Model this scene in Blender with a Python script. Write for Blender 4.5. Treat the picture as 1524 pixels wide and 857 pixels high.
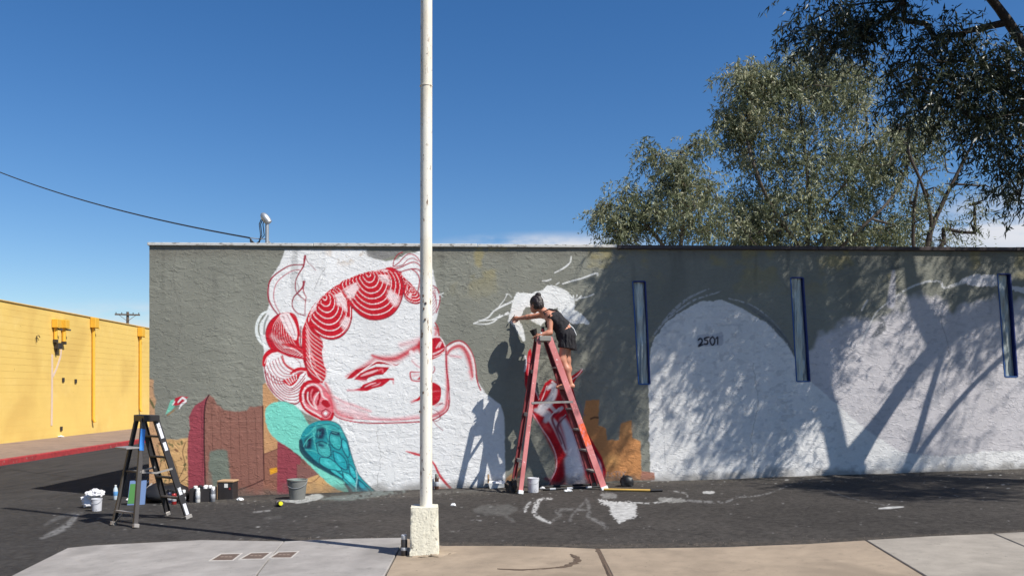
import bpy, math, random
import numpy as np
from mathutils import Vector, Matrix
for o in list(bpy.data.objects): bpy.data.objects.remove(o)
scn = bpy.context.scene
col = scn.collection
R = math.radians
random.seed(7); rng = np.random.default_rng(7)

# ------------------------------------------------------------------ camera
F, CX, HY, CH = 1250.0, 762.0, 580.0, 1.5      # focal length in photo pixels, centre column, horizon row, eye height
cam = bpy.data.cameras.new('camera'); camo = bpy.data.objects.new('camera', cam); col.objects.link(camo)
camo.location = (0, 0, CH); camo.rotation_euler = (R(90), 0, 0)
cam.sensor_fit = 'HORIZONTAL'; cam.sensor_width = 36; cam.lens = F/1524*36
cam.shift_y = (HY-428.5)/1524; cam.clip_end = 3000
scn.camera = camo

# ------------------------------------------------------------------ light
SUN = Vector((1.45, -1.0, 1.95)).normalized()
sl = bpy.data.lights.new('sun', 'SUN'); so = bpy.data.objects.new('sun', sl); col.objects.link(so)
sl.energy = 5.0; sl.angle = R(0.45); sl.color = (1.0, 0.965, 0.90)
so.rotation_euler = SUN.to_track_quat('Z', 'Y').to_euler(); so.location = (8, -8, 14)
world = bpy.data.worlds.new('World'); scn.world = world; world.use_nodes = True
wn, wl = world.node_tree.nodes, world.node_tree.links
bg = wn['Background']
sky = wn.new('ShaderNodeTexSky'); sky.sky_type = 'NISHITA'; sky.sun_disc = False
sky.sun_elevation = math.asin(SUN.z); sky.sun_rotation = math.atan2(SUN.x, SUN.y)
sky.air_density = 1.0; sky.dust_density = 0.35; sky.ozone_density = 2.6; sky.altitude = 300
tc = wn.new('ShaderNodeTexCoord'); sep = wn.new('ShaderNodeSeparateXYZ'); wl.new(tc.outputs['Generated'], sep.inputs[0])
mp = wn.new('ShaderNodeMapping'); mp.inputs['Scale'].default_value = (7, 7, 22); mp.inputs['Location'].default_value = (1.7, 4.35, 0.6)
wl.new(tc.outputs['Generated'], mp.inputs[0])
cn = wn.new('ShaderNodeTexNoise'); cn.inputs['Scale'].default_value = 1.0; cn.inputs['Detail'].default_value = 7; cn.inputs['Roughness'].default_value = 0.55
wl.new(mp.outputs[0], cn.inputs['Vector'])
cr = wn.new('ShaderNodeMapRange'); cr.interpolation_type = 'SMOOTHSTEP'
cr.inputs['From Min'].default_value = 0.36; cr.inputs['From Max'].default_value = 0.55; wl.new(cn.outputs[0], cr.inputs['Value'])
az = wn.new('ShaderNodeMath'); az.operation = 'ARCTAN2'; wl.new(sep.outputs['X'], az.inputs[0]); wl.new(sep.outputs['Y'], az.inputs[1])
ae = wn.new('ShaderNodeCombineXYZ'); wl.new(az.outputs[0], ae.inputs[0]); wl.new(sep.outputs['Z'], ae.inputs[1])
acc = None
for a0, e0, wa, we, st in ((.56, .165, .15, .05, 1.), (.04, .166, .16, .022, .9), (-.42, .07, .2, .03, .7), (1.2, .14, .4, .05, .9), (2.4, .15, .5, .05, .8), (-1.5, .13, .5, .05, .8), (-2.5, .15, .4, .05, .8)):   # low fair-weather cloud banks
    mq = wn.new('ShaderNodeMapping'); mq.inputs['Scale'].default_value = (1/wa, 1/we, 1); mq.inputs['Location'].default_value = (-a0/wa, -e0/we, 0); wl.new(ae.outputs[0], mq.inputs[0])
    ln_ = wn.new('ShaderNodeVectorMath'); ln_.operation = 'LENGTH'; wl.new(mq.outputs[0], ln_.inputs[0])
    mr_ = wn.new('ShaderNodeMapRange'); mr_.interpolation_type = 'SMOOTHSTEP'; mr_.inputs['From Min'].default_value = 1.; mr_.inputs['From Max'].default_value = .25; mr_.inputs['To Max'].default_value = st; wl.new(ln_.outputs['Value'], mr_.inputs['Value'])
    if acc is None: acc = mr_.outputs[0]
    else:
        mx_ = wn.new('ShaderNodeMath'); mx_.operation = 'MAXIMUM'; wl.new(acc, mx_.inputs[0]); wl.new(mr_.outputs[0], mx_.inputs[1]); acc = mx_.outputs[0]
mu = wn.new('ShaderNodeMath'); mu.operation = 'MULTIPLY'; wl.new(cr.outputs[0], mu.inputs[0]); wl.new(acc, mu.inputs[1])
hs = wn.new('ShaderNodeHueSaturation'); hs.inputs['Saturation'].default_value = 1.31; hs.inputs['Value'].default_value = .98; hs.inputs['Hue'].default_value = .506; wl.new(sky.outputs[0], hs.inputs['Color'])
cm = wn.new('ShaderNodeMixRGB'); cm.inputs[2].default_value = (6.2, 6.4, 6.9, 1)
wl.new(mu.outputs[0], cm.inputs[0]); wl.new(hs.outputs[0], cm.inputs[1]); wl.new(cm.outputs[0], bg.inputs['Color'])
bg.inputs['Strength'].default_value = 0.088
vs = scn.view_settings
vs.view_transform = 'Standard'; vs.look = 'None'; vs.gamma = 1; vs.exposure = 0.45; vs.use_curve_mapping = False

# ------------------------------------------------------------------ helpers
def lin(c):
    c = np.asarray(c, float)/255
    return np.where(c <= .04045, c/12.92, ((c+.055)/1.055)**2.4)
def rgb(r, g, b, k=1.0): return tuple(float(v) for v in lin((r, g, b))*k) + (1.0,)

def tag(o, label=None, cat=None, group=None, kind=None):
    if label: o['label'] = label
    if cat: o['category'] = cat
    if group: o['group'] = group
    if kind: o['kind'] = kind
    return o
def empty(name, loc=(0, 0, 0), rz=0, **k):
    o = bpy.data.objects.new(name, None); col.objects.link(o); o.empty_display_size = .1
    o.location = loc; o.rotation_euler = (0, 0, rz); return tag(o, **k)
def link(name, me, mat=None, parent=None, smooth=False):
    o = bpy.data.objects.new(name, me); col.objects.link(o)
    if mat is not None and not me.materials: me.materials.append(mat)
    if parent is not None: o.parent = parent
    if smooth: me.shade_smooth()
    return o
def np_mesh(name, V, Fc, colr=None):
    """V (n,3), Fc (m,3|4) -> mesh"""
    V = np.asarray(V, np.float32); Fc = np.asarray(Fc, np.int32); k = Fc.shape[1]
    me = bpy.data.meshes.new(name)
    me.vertices.add(len(V)); me.vertices.foreach_set('co', V.ravel())
    me.loops.add(Fc.size); me.loops.foreach_set('vertex_index', Fc.ravel())
    me.polygons.add(len(Fc)); me.polygons.foreach_set('loop_start', np.arange(0, Fc.size, k, dtype=np.int32))
    me.polygons.foreach_set('loop_total', np.full(len(Fc), k, np.int32))
    me.update(calc_edges=True); me.validate()
    if colr is not None:
        a = me.color_attributes.new('Col', 'FLOAT_COLOR', 'POINT')
        c = np.ones((len(V), 4), np.float32); c[:, :3] = colr
        a.data.foreach_set('color', c.ravel())
    return me

class MB:
    """collects shapes for one mesh"""
    def __init__(s): s.v = []; s.f = []
    def add(s, vs, fs):
        n = len(s.v); s.v += [tuple(v) for v in vs]; s.f += [tuple(i+n for i in f) for f in fs]; return s
    def box(s, x0, x1, y0, y1, z0, z1):
        return s.add([(x0,y0,z0),(x1,y0,z0),(x1,y1,z0),(x0,y1,z0),(x0,y0,z1),(x1,y0,z1),(x1,y1,z1),(x0,y1,z1)],
                     [(0,3,2,1),(4,5,6,7),(0,1,5,4),(1,2,6,5),(2,3,7,6),(3,0,4,7)])
    def beam(s, a, b, w, d, side=(0, 1, 0), w2=None, d2=None):
        """bar from a to b, w across, d along `side`"""
        a, b = Vector(a), Vector(b); t = (b-a).normalized(); y = Vector(side); y = (y-t*y.dot(t)).normalized(); x = y.cross(t)
        w2 = w if w2 is None else w2; d2 = d if d2 is None else d2
        vs = []
        for p, ww, dd in ((a, w, d), (b, w2, d2)):
            vs += [p-x*ww/2-y*dd/2, p+x*ww/2-y*dd/2, p+x*ww/2+y*dd/2, p-x*ww/2+y*dd/2]
        return s.add(vs, [(0,3,2,1),(4,5,6,7),(0,1,5,4),(1,2,6,5),(2,3,7,6),(3,0,4,7)])
    def channel(s, a, b, w, d, th, side=(0, 1, 0), flip=1):
        """C-section rail: web across w, two flanges of depth d towards `side`"""
        a, b = Vector(a), Vector(b); t = (b-a).normalized(); y = Vector(side); y = (y-t*y.dot(t)).normalized(); x = y.cross(t)
        s.beam(a, b, w, th, side)
        for q in (-1, 1):
            off = x*q*(w/2-th/2) + y*flip*(d/2+th*.5+.0003)
            s.beam(a+off, b+off, th, d, side)
        return s
    def tube(s, pts, r, n=8, caps=True):
        P = [Vector(p) for p in pts]; m = len(P); rr = r if hasattr(r, '__len__') else [r]*m
        vs = []; up = None
        for i, p in enumerate(P):
            t = (P[min(i+1, m-1)]-P[max(i-1, 0)]).normalized()
            if up is None: up = t.orthogonal().normalized()
            else:
                up = (up-t*up.dot(t)); up = up.normalized() if up.length > 1e-6 else t.orthogonal().normalized()
            w = t.cross(up)
            for k in range(n):
                a = 2*math.pi*k/n; vs.append(p+(up*math.cos(a)+w*math.sin(a))*rr[i])
        fs = [(i*n+k, i*n+(k+1) % n, (i+1)*n+(k+1) % n, (i+1)*n+k) for i in range(m-1) for k in range(n)]
        if caps: fs += [tuple(range(n-1, -1, -1)), tuple((m-1)*n+k for k in range(n))]
        return s.add(vs, fs)
    def lathe(s, prof, c=(0, 0, 0), n=20, M=None):
        """profile [(r,z)] round z"""
        vs = []; fs = []; m = len(prof)
        for r, z in prof:
            for k in range(n):
                a = 2*math.pi*k/n; vs.append(Vector((r*math.cos(a), r*math.sin(a), z)))
        fs = [(i*n+k, i*n+(k+1) % n, (i+1)*n+(k+1) % n, (i+1)*n+k) for i in range(m-1) for k in range(n)]
        fs += [tuple(range(n-1, -1, -1)), tuple((m-1)*n+k for k in range(n))]
        C = Vector(c); vs = [(M @ v if M else v)+C for v in vs]
        return s.add(vs, fs)
    def prism(s, poly, z0, z1):
        """poly [(x,y)] counter-clockwise; z0,z1 numbers or functions of x,y"""
        n = len(poly); g = lambda z, p: z(p[0], p[1]) if callable(z) else z
        vs = [(p[0], p[1], g(z0, p)) for p in poly]+[(p[0], p[1], g(z1, p)) for p in poly]
        return s.add(vs, [tuple(range(n-1, -1, -1)), tuple(range(n, 2*n))]+[(i, (i+1) % n, (i+1) % n+n, i+n) for i in range(n)])
    def build(s, name, mat, parent=None, smooth=False, bevel=0, seg=1):
        me = bpy.data.meshes.new(name); me.from_pydata([tuple(v) for v in s.v], [], s.f); me.update()
        o = link(name, me, mat, parent, False)
        if smooth:
            me.shade_smooth()
            try: me.set_sharp_from_angle(angle=R(38))
            except Exception: pass
        if bevel:
            b = o.modifiers.new('bevel', 'BEVEL'); b.width = bevel; b.segments = seg; b.limit_method = 'ANGLE'; b.angle_limit = R(40)
        return o

def mat(name, c, rough=.7, metal=0, noise=0, nscale=8, bump=0, bscale=60, attr=False, spec=.5, dirt=None, dscale=3, dlo=.55, dhi=.75, stretch=None, trans=0, alpha=1, coat=0, spots=None, sscale=70, slo=.66, shi=.7, stain=None, tscale=.8, tlo=.5, thi=.7):
    m = bpy.data.materials.new(name); m.use_nodes = True; N, L = m.node_tree.nodes, m.node_tree.links
    p = N['Principled BSDF']; p.inputs['Roughness'].default_value = rough; p.inputs['Metallic'].default_value = metal
    p.inputs['Specular IOR Level'].default_value = spec; p.inputs['Alpha'].default_value = alpha; p.inputs['Coat Weight'].default_value = coat
    t = N.new('ShaderNodeTexCoord'); vec = t.outputs['Object']
    if stretch:
        mp = N.new('ShaderNodeMapping'); mp.inputs['Scale'].default_value = stretch; L.new(vec, mp.inputs[0]); vec = mp.outputs[0]
    if attr:
        a = N.new('ShaderNodeVertexColor'); a.layer_name = 'Col'; out = a.outputs['Color']
    else:
        r = N.new('ShaderNodeRGB'); r.outputs[0].default_value = c; out = r.outputs[0]
    if noise:
        n = N.new('ShaderNodeTexNoise'); n.inputs['Scale'].default_value = nscale; n.inputs['Detail'].default_value = 6; n.inputs['Roughness'].default_value = .65; L.new(vec, n.inputs['Vector'])
        mr = N.new('ShaderNodeMapRange'); mr.inputs['From Min'].default_value = .25; mr.inputs['From Max'].default_value = .75
        mr.inputs['To Min'].default_value = 1-noise; mr.inputs['To Max'].default_value = 1+noise; L.new(n.outputs[0], mr.inputs['Value'])
        x = N.new('ShaderNodeMixRGB'); x.blend_type = 'MULTIPLY'; x.inputs[0].default_value = 1; L.new(out, x.inputs[1]); L.new(mr.outputs[0], x.inputs[2]); out = x.outputs[0]
    if dirt:
        n = N.new('ShaderNodeTexNoise'); n.inputs['Scale'].default_value = dscale; n.inputs['Detail'].default_value = 9; n.inputs['Roughness'].default_value = .7; L.new(vec, n.inputs['Vector'])
        mr = N.new('ShaderNodeMapRange'); mr.interpolation_type = 'SMOOTHSTEP'; mr.inputs['From Min'].default_value = dlo; mr.inputs['From Max'].default_value = dhi; L.new(n.outputs[0], mr.inputs['Value'])
        x = N.new('ShaderNodeMixRGB'); x.inputs[2].default_value = dirt; L.new(mr.outputs[0], x.inputs[0]); L.new(out, x.inputs[1]); out = x.outputs[0]
    for cc, sc_, lo_, hi_ in ((stain, tscale, tlo, thi), (spots, sscale, slo, shi)):
        if not cc: continue
        n = N.new('ShaderNodeTexNoise'); n.inputs['Scale'].default_value = sc_; n.inputs['Detail'].default_value = 3; n.inputs['Distortion'].default_value = .4; L.new(vec, n.inputs['Vector'])
        mr = N.new('ShaderNodeMapRange'); mr.interpolation_type = 'SMOOTHSTEP'; mr.inputs['From Min'].default_value = lo_; mr.inputs['From Max'].default_value = hi_; mr.inputs['To Max'].default_value = .8; L.new(n.outputs[0], mr.inputs['Value'])
        x = N.new('ShaderNodeMixRGB'); x.inputs[2].default_value = cc; L.new(mr.outputs[0], x.inputs[0]); L.new(out, x.inputs[1]); out = x.outputs[0]
    L.new(out, p.inputs['Base Color'])
    if bump:
        n = N.new('ShaderNodeTexNoise'); n.inputs['Scale'].default_value = bscale; n.inputs['Detail'].default_value = 5; L.new(vec, n.inputs['Vector'])
        b = N.new('ShaderNodeBump'); b.inputs['Strength'].default_value = 1; b.inputs['Distance'].default_value = bump
        L.new(n.outputs[0], b.inputs['Height']); L.new(b.outputs[0], p.inputs['Normal'])
    if trans:
        tr = N.new('ShaderNodeBsdfTranslucent'); L.new(out, tr.inputs['Color']); ms = N.new('ShaderNodeMixShader'); ms.inputs[0].default_value = trans
        L.new(p.outputs[0], ms.inputs[1]); L.new(tr.outputs[0], ms.inputs[2]); L.new(ms.outputs[0], N['Material Output'].inputs['Surface'])
    return m

# value noise on arrays
_perm = rng.permutation(4096); _val = rng.random(4096)
def vnoise(x, y, sx=1., sy=1., off=0):
    x = np.asarray(x)*sx+off*17.3; y = np.asarray(y)*sy+off*9.1
    xi = np.floor(x).astype(np.int64); yi = np.floor(y).astype(np.int64); fx = x-xi; fy = y-yi
    fx = fx*fx*fx*(fx*(fx*6-15)+10); fy = fy*fy*fy*(fy*(fy*6-15)+10)
    def h(a, b): return _val[(_perm[a & 4095]+b*131) & 4095]
    return (h(xi, yi)*(1-fx)+h(xi+1, yi)*fx)*(1-fy)+(h(xi, yi+1)*(1-fx)+h(xi+1, yi+1)*fx)*fy
def fbm(x, y, s, oct=4, off=0, ax=1., g=.5):
    t = 0; a = 1; n = 0
    for o in range(oct):
        t = t+a*vnoise(x, y, s/ax*2**o, s*2**o, off+o*3); n += a; a *= g
    return t/n
def sstep(a, b, x):
    t = np.clip((x-a)/(b-a), 0, 1); return t*t*(3-2*t)

# ------------------------------------------------------------------ where photo rays meet the place
WA = np.array([-5.29, 12.25]); WB = np.array([7.70, 12.63])          # foot line of the painted wall
WE = (WB-WA)/np.linalg.norm(WB-WA); WNin = np.array([-WE[1], WE[0]])  # along the wall, into the building
WROT = math.atan2(WE[1], WE[0]); WTOP = 3.60
def gz(x, y=0):
    """height of the ground: rises to the right along the wall, level on the side street"""
    s = .077+.0316*np.asarray(x, float); lo, hi = -.2, .42
    s = lo+.5*((s-lo)+np.sqrt((s-lo)**2+.0016)); s = hi-.5*((hi-s)+np.sqrt((hi-s)**2+.0016))
    return s
def ground(px, py, dz=0):
    a = (px-CX)/F; b = (py-HY)/F; y = 10.0
    for _ in range(30): y = (CH-float(gz(a*y))-dz)/b
    return Vector((a*y, y, float(gz(a*y))+dz))
def at(px, py, y): return Vector(((px-CX)/F*y, y, CH+(HY-py)/F*y))
def wall(px, py, out=0.):
    r = np.array([(px-CX)/F, 1.0]); t = (WA-WNin*out).dot(WNin)/r.dot(WNin); p = r*t
    return Vector((p[0], p[1], CH+(HY-py)/F*t))
def wall_uv(px, py):
    p = wall(px, py); return (np.array([p.x, p.y])-WA).dot(WE), p.z
def wuv(u, z, out=0.):
    p = WA+WE*u-WNin*out; return Vector((p[0], p[1], z))

# painting on arrays of photo-ray coordinates ------------------------------------------------
def crom(pts, closed=False, n=8):
    P = np.asarray(pts, float); m = len(P)
    if m < 3 and not closed: return P
    out = []; rngi = range(m if closed else m-1)
    for i in rngi:
        if closed: a, b, c, d = P[(i-1) % m], P[i], P[(i+1) % m], P[(i+2) % m]
        else: a, b, c, d = P[max(i-1, 0)], P[i], P[i+1], P[min(i+2, m-1)]
        for k in range(n):
            t = k/n; out.append(.5*((2*b)+(-a+c)*t+(2*a-5*b+4*c-d)*t*t+(-a+3*b-3*c+d)*t**3))
    if not closed: out.append(P[-1])
    return np.array(out)
class Canvas:
    """colours on a grid of points whose photo-ray coordinates are X and Y"""
    def __init__(s, X, Y, base):
        s.X, s.Y = np.broadcast_to(X, Y.shape), Y; s.C = np.empty(Y.shape+(3,)); s.C[:] = base; s.mask = {}; s.cur = None
        s.cx0, s.cx1, s.ry0, s.ry1 = s.X.min(0), s.X.max(0), Y.min(1), Y.max(1)
    def win(s, x0, x1, y0, y1):
        c = np.where((s.cx0 <= x1) & (s.cx1 >= x0))[0]; r = np.where((s.ry0 <= y1) & (s.ry1 >= y0))[0]
        if len(c) == 0 or len(r) == 0: return None
        return slice(r[0], r[-1]+1), slice(c[0], c[-1]+1)
    def grid(s, w): return s.X[w], s.Y[w]
    def blend(s, w, a, c):
        a = np.clip(a, 0, 1)[..., None]; s.C[w] = s.C[w]*(1-a)+np.asarray(c)*a
        if s.cur is not None:
            m = s.mask.setdefault(s.cur, np.zeros(s.Y.shape, bool)); m[w] |= a[..., 0] > .3
    def sdf(s, P, gx, gy, closed):
        d = np.full(gx.shape, 1e9); ins = np.zeros(gx.shape, bool); tt = np.zeros(gx.shape); n = len(P)
        for i in range(n if closed else n-1):
            a, b = P[i], P[(i+1) % n]; e = b-a; L2 = max(e.dot(e), 1e-9)
            t = np.clip(((gx-a[0])*e[0]+(gy-a[1])*e[1])/L2, 0, 1)
            q = np.hypot(gx-a[0]-t*e[0], gy-a[1]-t*e[1]); m = q < d; d[m] = q[m]; tt[m] = (i+t[m])/max(n-1, 1)
            if closed and abs(e[1]) > 1e-9:
                ins ^= ((a[1] > gy) != (b[1] > gy)) & (gx < a[0]+(gy-a[1])*e[0]/e[1])
        return d, ins, tt
    def poly(s, pts, c, soft=.6, alpha=1., smooth=True, rough=0., rs=.15):
        P = crom(pts, True, 6) if smooth else np.asarray(pts, float); g = soft+rough+2
        w = s.win(P[:, 0].min()-g, P[:, 0].max()+g, P[:, 1].min()-g, P[:, 1].max()+g)
        if w is None: return
        gx, gy = s.grid(w); d, ins, _ = s.sdf(P, gx, gy, True); d = np.where(ins, -d, d)
        if rough: d = d+(fbm(gx, gy, rs, 3, 5)-.5)*2*rough
        s.blend(w, alpha*sstep(soft, -soft, d), lin(c))
    def line(s, pts, wd, c, soft=.5, alpha=1., smooth=True, dry=0.):
        P = crom(pts, False, 7) if smooth else np.asarray(pts, float)
        W = np.atleast_1d(np.asarray(wd, float)); g = W.max()/2+soft+1
        w = s.win(P[:, 0].min()-g, P[:, 0].max()+g, P[:, 1].min()-g, P[:, 1].max()+g)
        if w is None: return
        gx, gy = s.grid(w); d, _, t = s.sdf(P, gx, gy, False)
        ww = np.interp(t, np.linspace(0, 1, len(W)), W) if len(W) > 1 else W[0]
        a = alpha*sstep(soft, -soft, d-ww/2)
        if dry: a = a*sstep(dry-.12, dry+.12, fbm(gx, gy, .35, 3, 9))
        s.blend(w, a, lin(c))
    def spray(s, pts, wd, c, alpha=.7):
        P = crom(pts, False, 7) if len(pts) > 1 else np.array([pts[0], (pts[0][0]+.01, pts[0][1])], float)
        W = np.atleast_1d(np.asarray(wd, float)); g = W.max()*1.6
        w = s.win(P[:, 0].min()-g, P[:, 0].max()+g, P[:, 1].min()-g, P[:, 1].max()+g)
        if w is None: return
        gx, gy = s.grid(w); d, _, t = s.sdf(P, gx, gy, False)
        ww = np.interp(t, np.linspace(0, 1, len(W)), W) if len(W) > 1 else W[0]
        a = alpha*np.exp(-(d/(ww*.55))**2); a[a < .02] = 0
        s.blend(w, a, lin(c))
    def strands(s, A, B, n, wd, c, soft=.45, alpha=1., lo=0., hi=1.):
        A = crom(A, False, 6); B = crom(B, False, 6); k = 24
        ra = np.stack([np.interp(np.linspace(0, 1, k), np.linspace(0, 1, len(A)), A[:, j]) for j in (0, 1)], 1)
        rb = np.stack([np.interp(np.linspace(0, 1, k), np.linspace(0, 1, len(B)), B[:, j]) for j in (0, 1)], 1)
        for f in np.linspace(lo, hi, n): s.line(ra*(1-f)+rb*f, wd, c, soft, alpha, False)
    def rings(s, O, fc, n, red, white, gloss=(), wl=.2, phase=0.):
        """concentric painted rings: star-shaped outline O round focus fc; gloss = [(angle, spread, s0, s1)]"""
        P = crom(O, True, 8); rel = P-np.array(fc); th = np.arctan2(rel[:, 1], rel[:, 0]); r = np.hypot(rel[:, 0], rel[:, 1])
        q = np.argsort(th); th, r = th[q], r[q]
        w = s.win(P[:, 0].min()-1, P[:, 0].max()+1, P[:, 1].min()-1, P[:, 1].max()+1)
        if w is None: return
        gx, gy = s.grid(w); t = np.arctan2(gy-fc[1], gx-fc[0]); d = np.hypot(gx-fc[0], gy-fc[1])
        rho = np.interp(t, th, r, period=2*math.pi); sv = d/np.maximum(rho, .01)
        _, ins, _ = s.sdf(P, gx, gy, True)
        fr = (sv*n+phase) % 1.; wgt = np.abs(fr-.5)*2
        wh = sstep(1-wl*2, 1-wl*.8, wgt)
        for a0, sp, s0, s1 in gloss:
            da = np.abs((t-a0+math.pi) % (2*math.pi)-math.pi)
            nz = (vnoise(t*14, sv*n*.9, 1, 1, 3)-.5)*.35
            m = sstep(sp, sp*.55, da+nz*sp)*sstep(s0-.06, s0+.06, sv+nz*.15)*sstep(s1+.06, s1-.06, sv+nz*.15)
            thin = sstep(.55, .85, np.abs(((sv*n*3) % 1)-.5)*2)
            wh = np.maximum(wh, m*(1-.45*thin))
        c = lin(red)[None, None]*(1-wh[..., None])+lin(white)[None, None]*wh[..., None]
        m = ins & (sv < 1.02); s.C[w] = np.where(m[..., None], c, s.C[w])
        if s.cur is not None: s.mask.setdefault(s.cur, np.zeros(s.Y.shape, bool))[w] |= m
def Z(o, k): return lambda *p: [(o[0]+x/k, o[1]+y/k) for x, y in p]
# ================================================================== SETTING
# ---- asphalt: one sheet to the horizon, fine where the photograph shows paint on it
def cuts(*seg): return np.unique(np.round(np.concatenate([np.arange(a, b, d) for a, b, d in seg]), 4))
gxs = cuts((-900, -60, 60), (-60, -12, 2), (-12, -7.5, .08), (-7.5, 8.6, .017), (8.6, 14, .3), (14, 60, 4), (60, 961, 60))
gys = cuts((-300, -20, 40), (-20, 6.6, 1.5), (6.6, 9.4, .03), (9.4, 12.75, .022), (12.75, 20, .3), (20, 60, 4), (60, 1501, 90))
GX, GY = np.meshgrid(gxs, gys); GZ = gz(GX)
fine = (GX > -8) & (GX < 9) & (GY > 6) & (GY < 13)
GZ = GZ+(fbm(GX, GY, 1.1, 3, 2)-.5)*.012+np.where(fine, (fbm(GX, GY, 9., 3, 4)-.5)*.006, 0)
ys = np.maximum(GY, 1.); gcan = Canvas(CX+F*GX/ys, np.where(GY > 5, HY+F*(CH-gz(GX))/ys, 3000.), lin((87, 84, 82)))
n1 = fbm(GX, GY, .55, 5, 1); n2 = fbm(GX, GY, 2.5, 4, 7, ax=2.2)
gcan.C *= (.72+.36*n1+.22*(n2-.5))[..., None]
warm = sstep(-2.5, -.5, GX+.6*(n1-.5)*6)                                   # newer, browner patch of asphalt right of the corner
gcan.C *= 1+warm[..., None]*np.array([.10, .06, .0])-.06
g = gcan
for pts in ([(40, 800), (150, 778), (260, 772), (380, 786), (470, 790)], [(680, 790), (760, 778), (860, 790), (960, 786), (1060, 798)], [(1090, 770), (1200, 780), (1300, 770), (1420, 778), (1524, 768)], [(1180, 800), (1210, 782), (1200, 760), (1230, 735)], [(330, 770), (350, 790), (345, 806)]):
    P_ = crom(pts, False, 10); P_ = P_+np.stack([rng.normal(0, 2., len(P_)), rng.normal(0, .8, len(P_))], 1); g.line(P_, .8, (50, 47, 46), .5, .6, False, dry=.3)     # hairline cracks
for px, py, w_ in ((250, 800, 14), (500, 780, 10), (940, 770, 12), (1120, 790, 9), (1380, 790, 14), (720, 765, 8), (100, 770, 16)): g.spray([(px-w_, py), (px+w_, py+1)], w_*.5, (58, 55, 54), .5)   # oil marks
g.line([(240, 748), (500, 740), (760, 728), (970, 717), (1250, 708), (1524, 700)], [7, 8, 9, 8, 6, 6], (116, 110, 102), 4, .55, dry=.36)    # dust along the wall foot
g.line([(140, 812), (420, 803), (640, 808), (890, 812), (1200, 806), (1524, 790)], [4, 5, 4, 6, 5, 4], (118, 108, 96), 3, .5, dry=.4)
PWH = (222, 220, 216)
g = gcan
def sp(c, al, *p, w=6): g.spray(p, w, c, al)
# paint spills, scuffs and wiped patches
z = Z((560, 690), 3.464)
g.line(z((905, 180), (850, 182), (825, 215), (815, 250), (845, 280), (905, 305)), [2, 4, 7, 6, 5, 2], PWH, 1.2, .9, dry=.42)
g.line(z((850, 185), (790, 205), (765, 240)), [3, 4, 5], PWH, 1., .85, dry=.44)
g.poly(z((1145, 185), (1200, 192), (1270, 196), (1345, 198), (1340, 235), (1345, 270), (1300, 285), (1265, 303), (1235, 290), (1210, 262), (1205, 225), (1160, 200)), (226, 224, 220), .8, .92, False, rough=4., rs=.5)
g.line(z((1350, 200), (1420, 203), (1520, 182)), [2, 2, 5], PWH, 1, .8, dry=.4)
g.poly(z((1160, 150), (1230, 155), (1235, 178), (1170, 176)), (170, 168, 164), 1.2, .7, True, rough=2, rs=.4)
g.line(z((915, 290), (950, 265), (930, 240), (1000, 232), (1085, 238)), [4, 5, 3], (132, 129, 126), 1.5, .8, dry=.38)
g.line(z((1000, 290), (1020, 250), (1080, 190)), [5, 3, 3], (130, 127, 124), 1.5, .8, dry=.38)
g.line(z((1085, 180), (1100, 240), (1090, 270), (1150, 300), (1185, 325)), [4, 6, 4, 5, 8], (136, 133, 130), 1.5, .85, dry=.36)
g.poly(z((500, 235), (600, 210), (720, 220), (715, 250), (680, 262), (715, 290), (690, 295), (640, 262), (560, 262)), (118, 116, 112), 2, .7, True, rough=3, rs=.2)
g.line(z((485, 289), (550, 290)), 1.6, (180, 178, 175), .8, .8, dry=.45)
g.line(z((740, 240), (800, 200)), 2, (125, 122, 119), 1, .5, dry=.4)
z = Z((960, 560), 2.702)
g.line(z((60, 490), (130, 495), (260, 505), (330, 503), (370, 487), (430, 482), (500, 468), (570, 440), (630, 425)), [3, 4, 2, 2, 1.5], (160, 158, 156), 1., .65, dry=.48)
g.line(z((730, 450), (800, 480), (900, 505), (1000, 523)), 1.4, (150, 148, 146), .8, .6, dry=.45)
g.line(z((940, 529), (990, 526), (1040, 523)), [1.5, 3, 1.5], (225, 223, 219), .6, .95)
g.poly(z((60, 487), (150, 492), (150, 505), (70, 503)), (176, 174, 168), 1, .7, True, rough=2.6, rs=.5)
g.poly(z((235, 462), (275, 460), (278, 469), (240, 470)), (220, 218, 214), .6, .9, True, rough=.8, rs=.5)
g.line(z((115, 460), (165, 470), (170, 485)), 2, (185, 183, 180), .8, .7, dry=.4)
z = Z((0, 690), 2.54)
g.line(z((310, 185), (230, 200), (170, 230)), [3, 6, 3], (128, 127, 126), 2.4, .55, dry=.3)
g.line(z((290, 195), (250, 235), (200, 262), (155, 280)), [6, 9, 7, 3], (150, 149, 148), 1.8, .8, dry=.34)
g.line(z((960, 182), (1020, 175)), 2.4, (170, 168, 166), 1, .7, dry=.42)
g.line(z((1000, 205), (1060, 200)), 3, (112, 110, 108), 1.5, .5)
g.poly([(418, 744), (440, 741), (470, 735), (482, 738), (470, 744), (440, 748)], (205, 206, 202), .8, .85, True, rough=1.2, rs=.3)
g.line([(480, 741), (520, 740), (560, 733), (600, 730)], [3, 8, 10, 6], (150, 162, 158), 2.5, .55, dry=.36)
g.line([(650, 733), (720, 729), (760, 733)], [5, 5, 4], (124, 122, 118), 2, .4, dry=.4)
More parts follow.
